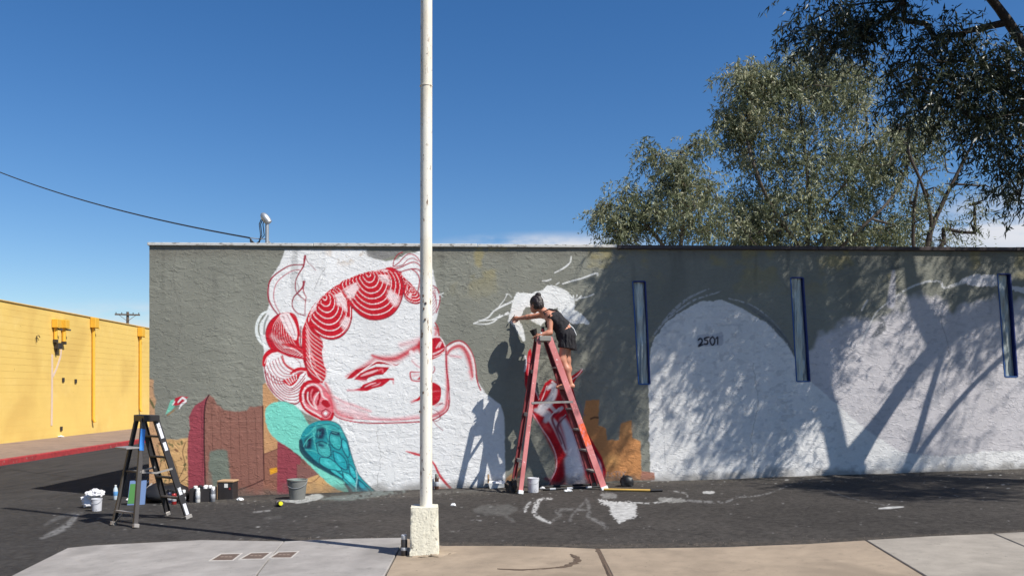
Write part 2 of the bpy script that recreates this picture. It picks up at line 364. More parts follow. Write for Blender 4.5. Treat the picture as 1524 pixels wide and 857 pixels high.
for k in range(260):                                                      # droplets thick along the wall foot, thin towards the pavement
    u = rng.random(); px = rng.uniform(380, 1524) if k < 210 else rng.uniform(60, 400)
    y0 = np.interp(px, [60, 500, 970, 1524], [752, 738, 714, 700]); py = y0+rng.random()**2.2*(95 if px < 950 else 80)+3
    s_ = rng.uniform(.5, 1.2)*(1.7 if rng.random() < .08 else 1)
    g.line([(px-s_*.9, py), (px+s_*.9, py+rng.uniform(-.4, .4))], s_*.9, (205, 203, 199), .5, rng.uniform(.2, .7))
gcan.C *= .575*(1+.8*(fbm(gcan.X*0+GX, GY, 26., 2, 15)-.5))[..., None]
idx = np.arange(GX.size).reshape(GX.shape)
FQ = np.stack([idx[:-1, :-1], idx[:-1, 1:], idx[1:, 1:], idx[1:, :-1]], -1).reshape(-1, 4)
m_asph = mat('asphalt', (0, 0, 0, 1), .88, attr=True, noise=.35, nscale=90, bump=.006, bscale=190, spec=.12, dirt=rgb(60, 57, 55), dscale=120, dlo=.6, dhi=.72)
go = link('asphalt_ground', np_mesh('asphalt', np.stack([GX, GY, GZ], -1).reshape(-1, 3), FQ, gcan.C.reshape(-1, 3)), m_asph, smooth=True)
tag(go, kind='structure')
del GX, GY, GZ, n1, n2, warm

# ---- concrete pavement of the near kerb: separate slabs
def conc(nm, c): return mat(nm, c, .85, noise=.26, nscale=2.6, bump=.003, bscale=140, spec=.3, dirt=tuple(v*.72 for v in c[:3])+(1,), dscale=5, dlo=.54, dhi=.74, spots=tuple(v*.45 for v in c[:3])+(1,), sscale=34, slo=.70, shi=.73, stain=tuple(v*.68 for v in c[:3])+(1,), tscale=1.3, tlo=.48, thi=.72)
mc_grey = conc('concrete_grey', rgb(147, 142, 137)); mc_tan = conc('concrete_tan', rgb(150, 134, 115)); mc_right = conc('concrete_pale', rgb(150, 142, 131))
SW = empty('pavement', (0, 0, 0), kind='structure')
m_dirt = mat('joint_dirt', rgb(88, 72, 58), .95, noise=.3, nscale=40, bump=.01, bscale=80)
def slab(pix, m, h=.022, name='slab'):
    """pix: corner rays (counter-clockwise seen from above); points below the frame carry the joints on towards the camera"""
    P = [ground(px, py) for px, py in pix]; c = sum(P, Vector())/len(P)
    Q = [(p.x+(c.x-p.x)/(c-p).length*.006, p.y+(c.y-p.y)/(c-p).length*.006) for p in P]
    return MB().prism(Q, lambda x, y: float(gz(x))-.08, lambda x, y: float(gz(x))+h).build(name, m, SW, bevel=.006)
def edge(*p): return list(p)
slab([(22, 857), (-70, 905), (-260, 1060), (290, 1060), (383, 857), (401, 834), (423, 808), (300, 806), (140, 814), (100, 818)][::1], mc_grey)
slab([(401, 834), (383, 857), (290, 1060), (500, 1060), (574, 857), (600, 808), (601, 802.5), (520, 804), (423, 808)], mc_grey)
slab([(602, 803), (600.5, 808), (574.5, 857), (500.5, 1060), (1010, 1060), (904, 857), (888, 819.5), (830, 817), (760, 815), (660, 815), (640, 812)], mc_tan)
slab([(891, 819.5), (909, 857), (1016, 1060), (1690, 1060), (1370, 857), (1288, 807), (1200, 812.5), (1080, 817), (980, 818.5)], mc_tan)
slab([(1289, 806.7), (1371, 857), (1691, 1060), (2500, 1060), (1620, 857), (1478, 797), (1380, 801)], mc_right)
slab([(1479, 796.8), (1621, 857), (2501, 1060), (3300, 1060), (2050, 800), (1700, 785)], mc_right)
# soil packed in the wide broken joint and in the curved crack of the tan slab
cr = [ground(px, py, .0245) for px, py in [(740, 846), (780, 847), (815, 845), (842, 842), (856, 836), (858, 829), (850, 824)]]
def ribbon(name, pts, ws, m, h, par, jit=.0):
    b = MB(); P = [Vector(p) for p in pts]; vs = []
    Q = crom([tuple(p) for p in P], False, 6); n = len(Q); W = np.interp(np.linspace(0, 1, n), np.linspace(0, 1, len(ws)), ws)
    for i in range(n):
        t = Q[min(i+1, n-1)]-Q[max(i-1, 0)]; nn = np.array([-t[1], t[0], 0]); nn /= np.linalg.norm(nn)+1e-9
        a, c = W[i]*(.5+rng.uniform(-jit, jit)), W[i]*(.5+rng.uniform(-jit, jit)); vs += [Q[i]+nn*a, Q[i]+np.array([0, 0, h]), Q[i]-nn*c]
    b.add([tuple(v) for v in vs], [(3*i+k, 3*i+k+1, 3*i+4+k, 3*i+3+k) for i in range(n-1) for k in (0, 1)])
    return b.build(name, m, par, smooth=True)
ribbon('dirt_filled_crack', cr, [.01, .035, .02, .05, .06, .05, .02], m_dirt, .004, SW, .35)
ribbon('dirt_filled_joint', [ground(px, py, .012) for px, py in [(889, 818), (898, 835), (907, 857), (960, 960), (1013, 1060)]], [.12, .09, .06, .05, .05], m_dirt, .014, SW, .25)
ribbon('dirt_edge', [ground(px, py, .004) for px, py in [(640, 815), (700, 816), (780, 816), (850, 818.5), (890, 821), (990, 820), (1080, 818), (1190, 814)]], [.02, .06, .04, .08, .12, .08, .06, .02], m_dirt, .016, SW, .3)
# three cast covers let into the grey slab, each in a frame
m_cov = mat('cover_iron', rgb(104, 88, 78), .75, .3, noise=.25, nscale=25, bump=.003, bscale=90)
m_covf = mat('cover_frame', rgb(176, 170, 163), .8, noise=.1, nscale=20)
zc = Z((290, 800), 4.618)
m_text = mat('cover_lettering', rgb(128, 112, 100), .8)
for k, (a, b, c, d) in enumerate([((108, 156), (258, 151), (318, 105), (180, 113)), ((312, 147), (462, 141), (520, 98), (385, 106)), ((516, 138), (660, 133), (708, 92), (575, 100))]):
    P = [ground(*zc(q)[0], .0245) for q in (a, b, c, d)]; ctr = sum(P, Vector())/4
    root = empty('utility_cover', (ctr.x, ctr.y, ctr.z-.0025), label=['brown iron utility cover in the grey slab, farthest from the white pole', 'brown iron utility cover in the grey slab, between two like it', 'brown iron utility cover in the grey slab, next to the slab joint'][k], cat='utility cover', group='iron covers let into the pavement')
    Q = [((p-ctr).x, (p-ctr).y) for p in P]
    MB().prism([(x*.93, y*.9) for x, y in Q], -.02, .004).build('lid', m_cov, root, bevel=.003)
    fr = MB()
    for i in range(4):
        p, q = Vector((*Q[i], 0)), Vector((*Q[(i+1) % 4], 0)); o1, o2 = p*1.13, q*1.13
        fr.prism([(p.x, p.y), (o1.x, o1.y), (o2.x, o2.y), (q.x, q.y)], -.02, .005)
    fr.build('frame', m_covf, root)
    for j in range(3): MB().box(-.05+j*.036, -.026+j*.036, -.02, .02, .0035, .006).build('raised_mark', m_text, root)

# ---- side street: red kerb, footway and the yellow building
kA, kB = ground(0, 693), ground(175, 665); kd = (kB-kA); kd.z = 0; kd.normalize(); kn = Vector((-kd.y, kd.x, 0))   # kn points away from the street
def along(p, s, off=0, z=0): q = p+kd*s+kn*off; return Vector((q.x, q.y, z))
kz = -.2
m_red = mat('kerb_red', rgb(150, 44, 46), .8, noise=.35, nscale=6, dirt=rgb(140, 120, 110), dscale=9, dlo=.58, dhi=.7)
KB_ = empty('red_kerb', along(kA, 0, 0, kz), kind='structure')
for k in range(-8, 26):
    a, b = along(kA, k*2.4+.006, 0), along(kA, k*2.4+2.394, 0); w = kn*.16
    MB().prism([(a.x-kA.x, a.y-kA.y), (b.x-kA.x, b.y-kA.y), (b.x+w.x-kA.x, b.y+w.y-kA.y), (a.x+w.x-kA.x, a.y+w.y-kA.y)], -.1, .135).build('kerbstone', m_red, KB_, bevel=.012)
yA = ground(0, 660, .13)
yoff = (yA-kA).dot(kn)
m_foot = mat('footway', rgb(132, 112, 98), .9, noise=.22, nscale=1.3, bump=.004, bscale=60, dirt=rgb(96, 82, 72), dscale=1.4, dlo=.52, dhi=.72)
FW = empty('side_footway', along(kA, 0, .16, kz), kind='structure')
for k in range(-5, 18):
    a, b = along(kA, k*3.5+.008, .165), along(kA, k*3.5+3.492, .165); w = kn*(yoff-.17); o = along(kA, 0, .16)
    MB().prism([(a.x-o.x, a.y-o.y), (b.x-o.x, b.y-o.y), (b.x+w.x-o.x, b.y+w.y-o.y), (a.x+w.x-o.x, a.y+w.y-o.y)], -.1, .13).build('slab', m_foot, FW, bevel=.01)
# yellow building
YH = 4.2
m_yel = mat('yellow_paint', rgb(228, 192, 104, .9), .8, noise=.06, nscale=.9, bump=.004, bscale=35, dirt=rgb(234, 202, 122, .9), dscale=.7, dlo=.5, dhi=.75, spots=rgb(150, 118, 66), sscale=7, slo=.73, shi=.76, stain=rgb(212, 174, 92, .9), tscale=.45, tlo=.5, thi=.7)
m_yel2 = mat('yellow_pipe_paint', rgb(226, 172, 52, .9), .6, noise=.08, nscale=6)
m_blk = mat('black_box', rgb(48, 42, 36), .6)
m_grey_pipe = mat('old_pipe_ghost', rgb(206, 182, 160), .85, noise=.1, nscale=12)
yo = along(kA, 0, yoff, kz)
Yb = empty('yellow_building', yo, math.atan2(kd.y, kd.x), label='long yellow painted block building across the side street', cat='building')
# local frame: x along the street (away), -y... the street side is local -y? kn is left of kd => local +y points away from the street
yw = MB(); L0, L1 = -14, 42
rows = 21; hh = (YH+.1)/rows
for r in range(rows):                                    # painted block courses, shallow joints
    z0 = r*hh; d = .003*math.sin(r*12.9)+.002
    yw.box(L0, L1, d, .4, z0+.004, z0+hh-.001)
    yw.box(L0, L1, .0058, .39, z0-.004, z0+.0035)
yw.build('wall', m_yel, Yb)
MB().box(L0, L1, .4, 14, 0, YH-.3).build('rear_block', m_yel, Yb)
MB().box(L0-.03, L1, -.03, .44, YH+.1015, YH+.14).build('coping', mat('yellow_coping', rgb(196, 160, 92), .8, noise=.15, nscale=4), Yb, bevel=.006)
def ysx(px):                                             # distance along the yellow wall where the photo column px meets it
    d = (px-CX)/F; return (d*yo.y-yo.x)/(kd.x-d*kd.y)
def yz(px, py):
    s_ = ysx(px); y = yo.y+kd.y*s_; return CH+(HY-py)/F*y-yo.z
def pipe(px, y0, y1, r, m, nm='downpipe', par=Yb, out=.06):
    s_ = ysx(px); return MB().tube([(s_, -out, yz(px, y0)), (s_, -out, yz(px, y1))], r, 10).build(nm, m, par, smooth=True)
for px, yt, yb in ((136.5, 487, 628), (206.5, 500, 612)):
    s_ = ysx(px); zt, zb = yz(px, yt), max(yz(px, yb), .03)
    dp = MB().tube([(s_, -.065, zt), (s_, -.065, zb+.12), (s_, -.12, zb)], .055, 10).build('downpipe', m_yel2, Yb, smooth=True)
    MB().prism([(s_-.15, -.2), (s_+.15, -.2), (s_+.15, -.01), (s_-.15, -.01)], zt-.02, zt+.34).build('hopper_head', m_yel2, dp, bevel=.01)
    MB().beam((s_+.02, -.01, zt+.02), (s_+.2, -.2, zt-.02), .05, .04).build('bracket', m_yel2, dp)
for px, yt, yb, dark in ((79.5, 475, 505, 1), (92, 476, 508, 0)):
    s_ = ysx(px); zt, zb = yz(px, yt), yz(px, yb)
    hp = MB().box(s_-.13, s_+.13, -.2, -.01, zt-.28, zt).build('scupper_box', m_yel2, Yb, bevel=.01)
    MB().tube([(s_, -.07, zt-.27), (s_, -.07, zb)], .06, 10).build('stub_pipe', m_yel2, hp, smooth=True)
    MB().beam((s_, -.01, zt-.3), (s_+.2, -.2, zt-.33), .05, .04).build('bracket', m_blk, hp)
    MB().box(s_-.06, s_+.06, -.13, -.012, zb-.1, zb-.004).build('pipe_end', m_blk, hp)
s1 = ysx(81)
mb = MB().box(s1-.06, s1+.22, -.16, -.012, yz(81, 519), yz(81, 510)); mb.beam((s1-.05, -.05, yz(81, 505)), (s1+.05, -.05, yz(81, 527)), .07, .05); mb.build('meter_box', m_blk, Yb, bevel=.008)
def scar(name, pix, w):
    P = [Vector((ysx(px), -.006, yz(px, py))) for px, py in pix]; b = MB()
    for p, q in zip(P, P[1:]): b.beam(p, q, w, .008, side=(0, 1, 0))
    return b.build(name, m_grey_pipe, Yb)
scar('pipe_scar', [(77.5, 527), (77.3, 560), (77, 600), (76.5, 633)], .11)
scar('pipe_scar', [(91.5, 512), (90, 530), (84, 548), (78.5, 560)], .09)
MB().tube([(ysx(53), -.04, yz(53, 509)), (ysx(52), -.05, yz(52, 500)), (ysx(55), -.06, yz(55, 499)), (ysx(56.5), -.06, yz(56.5, 502))], .014, 6).build('bent_bracket', m_blk, Yb, smooth=True)
for px, py in ((90.5, 637.5), (93.5, 565), (112, 567)):
    s_ = ysx(px); MB().box(s_-.07, s_+.07, -.03, -.011, yz(px, py)-.07, yz(px, py)+.07).build('wall_hole', m_blk, Yb)
litter = ground(85, 650, .13)
m_paper = mat('paper', rgb(225, 225, 225), .8, noise=.05)
lp = MB(); lp.add([(-.18, -.1, .004), (.17, -.12, .02), (.2, .1, .004), (.02, .13, .07), (-.16, .09, .015), (0, 0, .05)], [(0, 1, 5), (1, 2, 5), (2, 3, 5), (3, 4, 5), (4, 0, 5), (0, 4, 3, 2, 1)])
lo = lp.build('litter', m_paper); lo.location = litter; tag(lo, 'crumpled white paper lying at the foot of the yellow building', 'litter')
# distant utility pole behind the yellow building
m_wood = mat('weathered_wood', rgb(92, 78, 66), .9, noise=.3, nscale=6, stretch=(1, 1, .1))
def utility_pole(base, h, label, arm=1.5, arms=1, yaw=.3):
    r = empty('utility_pole', base, yaw, label=label, cat='utility pole')
    MB().tube([(0, 0, -.3), (0, 0, h*.5), (0, 0, h)], [.17, .15, .12], 10).build('post', m_wood, r, smooth=True)
    for k in range(arms):
        z_ = h-.35-k*.9
        ca = MB().box(-arm, arm, -.2, -.09, z_, z_+.14).build('crossarm', m_wood, r)
        for x in (-arm*.9, -arm*.45, arm*.45, arm*.9): MB().lathe([(.02, z_+.14), (.03, z_+.17), (.05, z_+.2), (.045, z_+.25), (.02, z_+.29)], (x, -.145, 0), 8).build('insulator', m_blk, ca)
        for q in (-1, 1): MB().beam((q*.7, -.145, z_), (0, -.145, z_-.55), .04, .03).build('brace', m_wood, ca)
    return r
P = at(190, 464, 80); utility_pole((P.x, P.y, -.1), P.z+.1, 'distant wooden utility pole rising behind the yellow building', arm=1.1)
# ================================================================== PAINTED WALL
us = cuts((0, 13.35, .0105), (13.35, 19.01, .06)); zs = cuts((-.16, 3.6, .0105)); zs = np.append(zs, WTOP)
UU, ZZ = np.meshgrid(us, zs)
px_, py_ = WA[0]+WE[0]*us, WA[1]+WE[1]*us
PXc = CX+F*px_/py_; PYg = HY+F*(CH-ZZ)/py_[None, :]
GREY = (131, 131, 120); WHT = (229, 228, 226); RED = (196, 14, 36); DRED = (150, 16, 46); PNK = (232, 130, 140)
c = Canvas(PXc[None, :], PYg, lin(GREY)); X, Y = c.X, c.Y
# worn old paint under the coping and mottling of the grey
n = fbm(UU, ZZ, 1.3, 5, 11); c.C *= (.86+.28*n)[..., None]
top = sstep(392, 374, Y+14*(fbm(UU, ZZ, 4, 4, 21)-.5)); c.C = c.C*(1-top[..., None]*.55)+lin((112, 108, 98))*top[..., None]*.55
och = sstep(.60, .74, fbm(UU, ZZ, 2.6, 4, 31))*sstep(470, 380, Y)*sstep(640, 700, X)*.6; c.C = c.C*(1-och[..., None])+lin((150, 138, 92))*och[..., None]

# ---- right half: whitewashed dome, lilac undercoat, grey above
LIL = (198, 193, 194); WR = (224, 222, 219)
c.cur = 'right_whitewash'
c.poly([(1196, 566), (1202, 535), (1225, 500), (1262, 470), (1300, 478), (1330, 452), (1380, 440), (1420, 462), (1470, 440), (1500, 452), (1560, 430), (2200, 420), (2200, 760), (1150, 760), (1150, 600)], LIL, 7, 1, False, rough=16, rs=.04)
c.poly([(969, 720), (966, 650), (965, 540), (972, 505), (990, 482), (1015, 462), (1042, 449), (1075, 446), (1105, 458), (1145, 484), (1172, 512), (1196, 560), (1240, 596), (1290, 640), (1340, 672), (1400, 680), (1460, 672), (1560, 668), (2200, 668), (2200, 770), (969, 770)], WR, .8, 1, False, rough=2.2, rs=.12)
c.cur = None
pit = sstep(.64, .70, fbm(UU, ZZ, 19, 3, 41, ax=1.8))*sstep(960, 980, X)*sstep(425, 470, Y)*.2
c.C = c.C*(1-pit[..., None])+lin((120, 122, 130))*pit[..., None]
c.line([(972, 500), (995, 470), (1020, 447), (1040, 436), (1055, 430)], [2, 5, 3, 1.5], (190, 190, 190), .8, .7, dry=.4)
c.line([(990, 478), (1030, 448), (1072, 434)], [2, 3, 2], (200, 200, 200), .8, .7, dry=.42)
c.line([(1085, 444), (1120, 455), (1150, 478), (1168, 500)], [2, 2, 2], (200, 200, 200), .7, .75, dry=.42)
c.line([(1110, 452), (1150, 482), (1180, 520)], [5, 9, 6], (120, 122, 122), 1.5, .7, dry=.35)
c.line([(1120, 462), (1160, 492), (1182, 527)], [1, 3, 4], (92, 96, 98), 1., .7, dry=.4)
c.line([(1280, 512), (1292, 488), (1305, 464), (1325, 448), (1350, 430), (1380, 419), (1400, 420), (1405, 428), (1430, 421), (1455, 412), (1486, 418)], [2, 2, 2, 2.5, 3, 3, 3, 5, 9, 7], (214, 213, 212), .8, .85, dry=.33)
c.poly([(1430, 416), (1450, 410), (1484, 410), (1487, 424), (1460, 426), (1436, 422)], (212, 210, 214), .8, .9, rough=1.5, rs=.4)
c.poly([(1506, 425), (1530, 428), (1560, 424), (1560, 440), (1530, 437), (1508, 432)], (214, 212, 214), .8, .9, rough=1.5, rs=.4)
c.line([(1330, 402), (1328, 430), (1326, 452)], [4, 10, 13], (186, 184, 192), 2, .8)
c.line([(1282, 462), (1291, 447)], [2, 3], (190, 190, 192), .8, .7)
c.line([(1300, 500), (1312, 488), (1310, 474)], [5, 14, 6], (96, 100, 102), 2, .7, dry=.36)
c.line([(1318, 386), (1330, 398), (1338, 398)], [10, 9, 6], (88, 92, 92), 2, .6, dry=.38)
c.line([(1234, 542), (1255, 541)], 1.5, (205, 205, 205), .6, .6, dry=.42)
c.line([(985, 575), (988, 640), (990, 690)], 1.6, (150, 152, 158), .7, .6, dry=.42)
for k in range(7): c.line([(1240+k*40, 396+rng.uniform(-8, 8)), (1262+k*40, 392+rng.uniform(-8, 8))], rng.uniform(4, 9), (96, 101, 100), 2, .5, dry=.45)
# house number, sprayed through an old stencil
c.cur = 'house_number'
z = Z((1020, 480), 17.14); INK = (26, 26, 40)
c.poly(z((300, 340), (500, 300), (700, 300), (840, 260), (950, 250), (950, 560), (700, 590), (420, 610), (320, 600)), (158, 160, 172), 1, .55, True, rough=1, rs=.6)
c.line(z((335, 440), (375, 405), (420, 430), (420, 500), (340, 595), (440, 560)), 2.6, INK, .5, .97)
c.line(z((600, 375), (500, 395), (500, 440), (560, 460), (560, 540), (485, 545)), 2.6, INK, .5, .97)
c.line(z((690, 360), (635, 420), (640, 510), (690, 570), (740, 520), (745, 420), (690, 360)), 2.3, INK, .5, .97)
c.line(z((790, 400), (825, 375), (825, 545)), 2.3, INK, .6, .92)
c.cur = None

# ---- tan city blocks low at the centre right
c.cur = 'mural_tan_blocks'
z = Z((850, 560), 4.764); ORG = (196, 134, 80)
c.poly(z((105, 170), (200, 165), (195, 345), (250, 368), (252, 450), (340, 450), (350, 330), (428, 312), (432, 432), (492, 460), (500, 720), (590, 700), (590, 730), (235, 745), (150, 700), (60, 560), (80, 300)), ORG, 1, .95, False, rough=1.2, rs=.15)
c.poly(z((500, 670), (590, 680), (592, 735), (490, 735)), (168, 112, 92), 1, .9, False)
c.line(z((140, 300), (165, 290), (190, 292)), 3, (96, 66, 44), .7, .9)
c.spray(z((260, 600), (300, 590)), 16, (216, 164, 100), .6)
c.spray(z((380, 400), (400, 360)), 12, (222, 160, 100), .6)
c.cur = None; c.line([(748, 726), (760, 712), (775, 700)], 10, (170, 120, 74), 2, .8)
c.cur = 'mural_scrawl'
z = Z((880, 690), 15.24); LT = (150, 136, 132)   # the faint chalked letters
for st in ([(400, 190), (370, 190), (368, 300), (405, 298)], [(368, 245), (400, 243)], [(490, 200), (450, 205), (445, 240), (495, 262), (488, 300), (435, 300)], [(515, 180), (620, 172)], [(567, 178), (572, 300)], [(668, 180), (632, 182), (632, 300), (670, 298)], [(632, 240), (664, 238)], [(700, 180), (760, 285)], [(775, 170), (690, 300)]):
    c.line(z(*st), 1.1, LT, .5, .8, False)
c.cur = None

# ---- brown house at the left
c.cur = 'mural_brown_house'
z = Z((220, 570), 4.761); BRN = (142, 97, 84); MAR = (150, 66, 76); TAN = (206, 164, 112)
c.poly(z((40, 420), (120, 395), (200, 400), (290, 385), (290, 860), (30, 860)), TAN, 1.2, 1, False, rough=1.5, rs=.1)
c.poly([(214, 560), (228, 566), (231, 600), (229, 625), (236, 650), (240, 760), (214, 760)], (190, 148, 110), 1.5, 1, False, rough=2.5, rs=.1)
c.poly(z((285, 870), (282, 400), (298, 330), (290, 240), (330, 160), (375, 130), (412, 100), (432, 80), (430, 870)), MAR, 1, 1, False, rough=1.2, rs=.1)
c.poly(z((402, 870), (398, 300), (405, 160), (436, 78), (468, 104), (490, 150), (540, 188), (620, 200), (700, 192), (725, 168), (822, 160), (900, 500), (1200, 560), (1200, 870)), BRN, 1.2, 1, False, rough=1.5, rs=.12)
c.poly([(391, 572), (398, 568), (414, 590), (414, 668), (392, 675)], (196, 148, 104), .8, 1, False)
c.poly([(392, 675), (413, 667), (413, 745), (392, 745)], (146, 98, 80), .7, 1, False)
c.poly([(413, 652), (450, 676), (446, 692), (442, 745), (412, 745)], MAR, .7, 1, False)
c.poly([(442, 690), (475, 704), (462, 714), (446, 717), (442, 710)], (134, 92, 84), 1, 1, False)
c.poly([(442, 717), (478, 704), (520, 712), (545, 740), (442, 745)], (208, 164, 110), 1, 1, False)
c.poly([(401, 697), (412, 695), (413, 702), (402, 706)], (226, 158, 40), .5, 1, False)
c.poly(z((440, 500), (470, 475), (550, 472), (566, 520), (585, 700), (560, 730), (450, 730), (430, 620)), (112, 122, 110), 2, .95, rough=1.2, rs=.2)
c.poly(z((420, 640), (450, 640), (460, 800), (415, 800)), (140, 108, 94), 2, .7)
DK = (74, 40, 38)
for k, xx in enumerate((455, 515, 585, 645, 700, 762)):
    c.line(z((xx-5, 190 if k else 130), (xx+2, 330), (xx+4, 470)), .9, (96, 60, 52), .5, .75, dry=.25)
    if k not in (0, 1): c.line(z((xx+4, 470), (xx+14, 600), (xx+18, 720)), .9, (100, 64, 56), .5, .7, dry=.28)
for yy, x0, x1 in ((268, 400, 800), (343, 410, 815), (268, 690, 800)): c.line(z((x0, yy), (x1, yy-4)), .9, (170, 124, 108), .5, .6, dry=.3)
for k in range(10): c.line(z((300+12*k % 90, 200+56*k), (395, 205+56*k)), .8, (112, 50, 58), .5, .5, dry=.35)
c.line(z((385, 140), (380, 300), (386, 520), (384, 700)), .9, (104, 44, 52), .5, .7)
c.line(z((434, 82), (412, 130), (400, 230), (398, 400), (402, 560), (410, 780)), [1.6, 2.2, 2.2, 2], (54, 24, 30), .5, .97)
c.line(z((814, 160), (818, 420), (824, 680)), 1.8, DK, .5, .95); c.line(z((824, 680), (740, 720), (610, 766)), 1.8, DK, .5, .95, False)
for xx in (441, 427): c.line([(xx, 690), (xx, 738)], .9, (108, 48, 54), .5, .6)
c.line([(392, 676), (414, 667)], 1, DK, .5, .6); c.line([(440, 712), (462, 718), (478, 706)], 1.3, (110, 66, 50), .5, .7); c.line([(430, 668), (442, 676), (454, 690)], 1.6, (88, 50, 52), .5, .8)
GRN = (86, 92, 54); VN = (112, 84, 58)
for pts in ([(262, 735), (266, 715), (262, 695), (256, 680)], [(266, 712), (275, 692), (272, 672), (276, 658)], [(248, 735), (252, 712), (246, 690)], [(236, 700), (240, 685), (234, 668)], [(268, 718), (280, 708)]): c.line(pts, 1.4, VN, .5, .9)
for k in range(36):
    a, b = rng.uniform(233, 280), rng.uniform(655, 735); c.line([(a, b), (a+rng.uniform(-3, 3), b+rng.uniform(1.5, 4))], rng.uniform(1.6, 3.2), GRN if k % 4 else (100, 60, 44), .8, .8)
c.line([(222, 592), (226, 600), (229, 606)], [1, 4, 3], GRN, .8, .9)
c.cur = 'mural_bird'
c.poly(z((125, 222), (160, 125), (185, 112), (190, 165), (170, 190)), (120, 196, 172), .5, .95, False)
c.poly(z((175, 155), (195, 105), (235, 92), (288, 98), (262, 118), (275, 140), (230, 150), (200, 158)), (176, 28, 50), .6, 1, False)
c.line(z((215, 135), (245, 105), (270, 125), (240, 150), (222, 180)), [2, 3, 3, 3, 1.5], WHT, .5, .95)
c.line(z((175, 152), (190, 130)), 2, WHT, .5, .9); c.line(z((140, 228), (205, 175)), 1.8, (150, 110, 60), .5, .8, dry=.35)
c.cur = None

# ---- white bird-like patch the painter is working on
c.cur = 'mural_white_patch'
z = Z((690, 370), 6.124); W2 = (232, 232, 228)
c.poly(z((480, 400), (560, 402), (622, 410), (660, 390), (722, 378), (760, 336), (820, 334), (862, 352), (905, 368), (960, 402), (1002, 450), (1016, 500), (1010, 560), (1072, 592), (1118, 640), (1146, 672), (1138, 695), (1085, 680), (1000, 688), (935, 662), (885, 600), (855, 535), (800, 560), (790, 620), (700, 700), (610, 650), (600, 600), (640, 560), (615, 530), (560, 535), (538, 590), (500, 650), (530, 690), (552, 760), (562, 835), (545, 850), (505, 780), (460, 710), (405, 655), (418, 610), (432, 540), (452, 470)), W2, .6, 1, False, rough=1., rs=.5)
for pts, w in ((((445, 480), (360, 520), (280, 565), (225, 625), (150, 658), (92, 680)), [3, 2.5, 2, 1.6]), (((412, 590), (330, 620), (270, 668), (190, 688), (92, 680)), [2.4, 2, 1.8, 1.2]), (((404, 578), (300, 640), (180, 655), (135, 655)), 1.6), (((330, 600), (318, 618), (260, 645)), 1.4), (((398, 412), (372, 465), (345, 498), (320, 530)), 1.2), (((385, 410), (412, 415), (440, 445)), 1.),
               (((980, 70), (970, 125), (915, 175), (830, 220)), [1.5, 2.2, 2.4, 1.6]), (((795, 280), (750, 295), (722, 292)), 1.8), (((1222, 240), (1205, 225), (1080, 270), (985, 295), (900, 322)), [2.6, 2.4, 2.2, 1.8]), (((870, 310), (840, 328)), 1.4), (((1185, 415), (1120, 440), (1060, 450)), 1.6), (((1070, 432), (1030, 470)), 2), (((1035, 420), (1020, 470)), 1.6), (((1000, 425), (1012, 480)), 1.5)):
    c.line(z(*pts), w, W2, .6, .93, dry=.22)
c.cur = None

# ---- the portrait
c.cur = 'mural_portrait'
c.poly([(424, 372), (545, 372), (555, 384), (575, 389), (590, 386), (604, 378), (625, 374), (640, 384), (650, 430), (655, 445), (651, 470), (647, 482), (654, 502), (664, 516), (684, 507), (697, 516), (706, 540), (710, 566), (724, 586), (745, 602), (751, 622), (752, 745), (548, 745), (524, 700), (500, 640), (470, 622), (450, 612), (430, 601), (410, 590), (396, 570), (391, 545), (393, 520), (388, 500), (386, 482), (396, 468), (401, 452), (398, 430), (405, 410), (417, 392)], WHT, 1.2, 1, False, rough=.8, rs=.15)
c.poly([(545, 374), (598, 374), (585, 382), (566, 387), (548, 383)], (134, 132, 130), 1.2, .9, False, rough=1.6, rs=.2)
st = sstep(.55, .7, fbm(UU, ZZ, 8, 4, 51))*sstep(470, 515, X)*sstep(560, 520, X)*sstep(402, 378, Y)*.7; c.C = c.C*(1-st[..., None])+lin((176, 140, 96))*st[..., None]
for pts in ([(452, 398), (450, 420), (460, 430)], [(468, 430), (478, 408), (484, 400)], [(476, 425), (480, 414)], [(470, 396), (482, 402)], [(438, 404), (450, 412)], [(492, 382), (505, 387)]): c.line(pts, 1, (120, 116, 114), .7, .6, dry=.3)
# loops of the bow, thin outline strokes
z = Z((375, 365), 8.573)
c.line(z((665, 250), (560, 248), (470, 265), (380, 315), (280, 390), (225, 470), (208, 570), (215, 690), (260, 790), (310, 857), (345, 905)), [1.6, 2, 2.4, 2.6, 2], DRED, .5, .95)
c.line(z((605, 312), (520, 325), (420, 380), (330, 460), (285, 560), (278, 680), (310, 780), (360, 870)), 1.5, (186, 84, 98), .5, .85)
c.line(z((678, 140), (668, 200), (655, 270), (600, 360), (560, 450), (556, 560), (600, 640), (690, 705)), [4, 2.5, 1.6, 1.6, 1.4], DRED, .5, .95)
c.line(z((690, 165), (715, 220), (770, 270), (812, 320)), 1.3, (140, 84, 92), .5, .85)
c.line(z((664, 465), (650, 530), (590, 600), (535, 660), (512, 740), (530, 810), (590, 870), (660, 890)), [4, 2.4, 1.8, 1.8, 1.6], DRED, .5, .95)
c.line(z((650, 530), (665, 610), (690, 660), (680, 740), (676, 900)), [2.2, 1.6, 1.5], (160, 50, 66), .5, .9)
c.line(z((575, 480), (600, 540), (590, 600), (650, 680)), 1.2, (130, 96, 100), .5, .7); c.line(z((530, 690), (620, 706), (740, 700), (730, 720)), 1., (150, 110, 112), .5, .7)
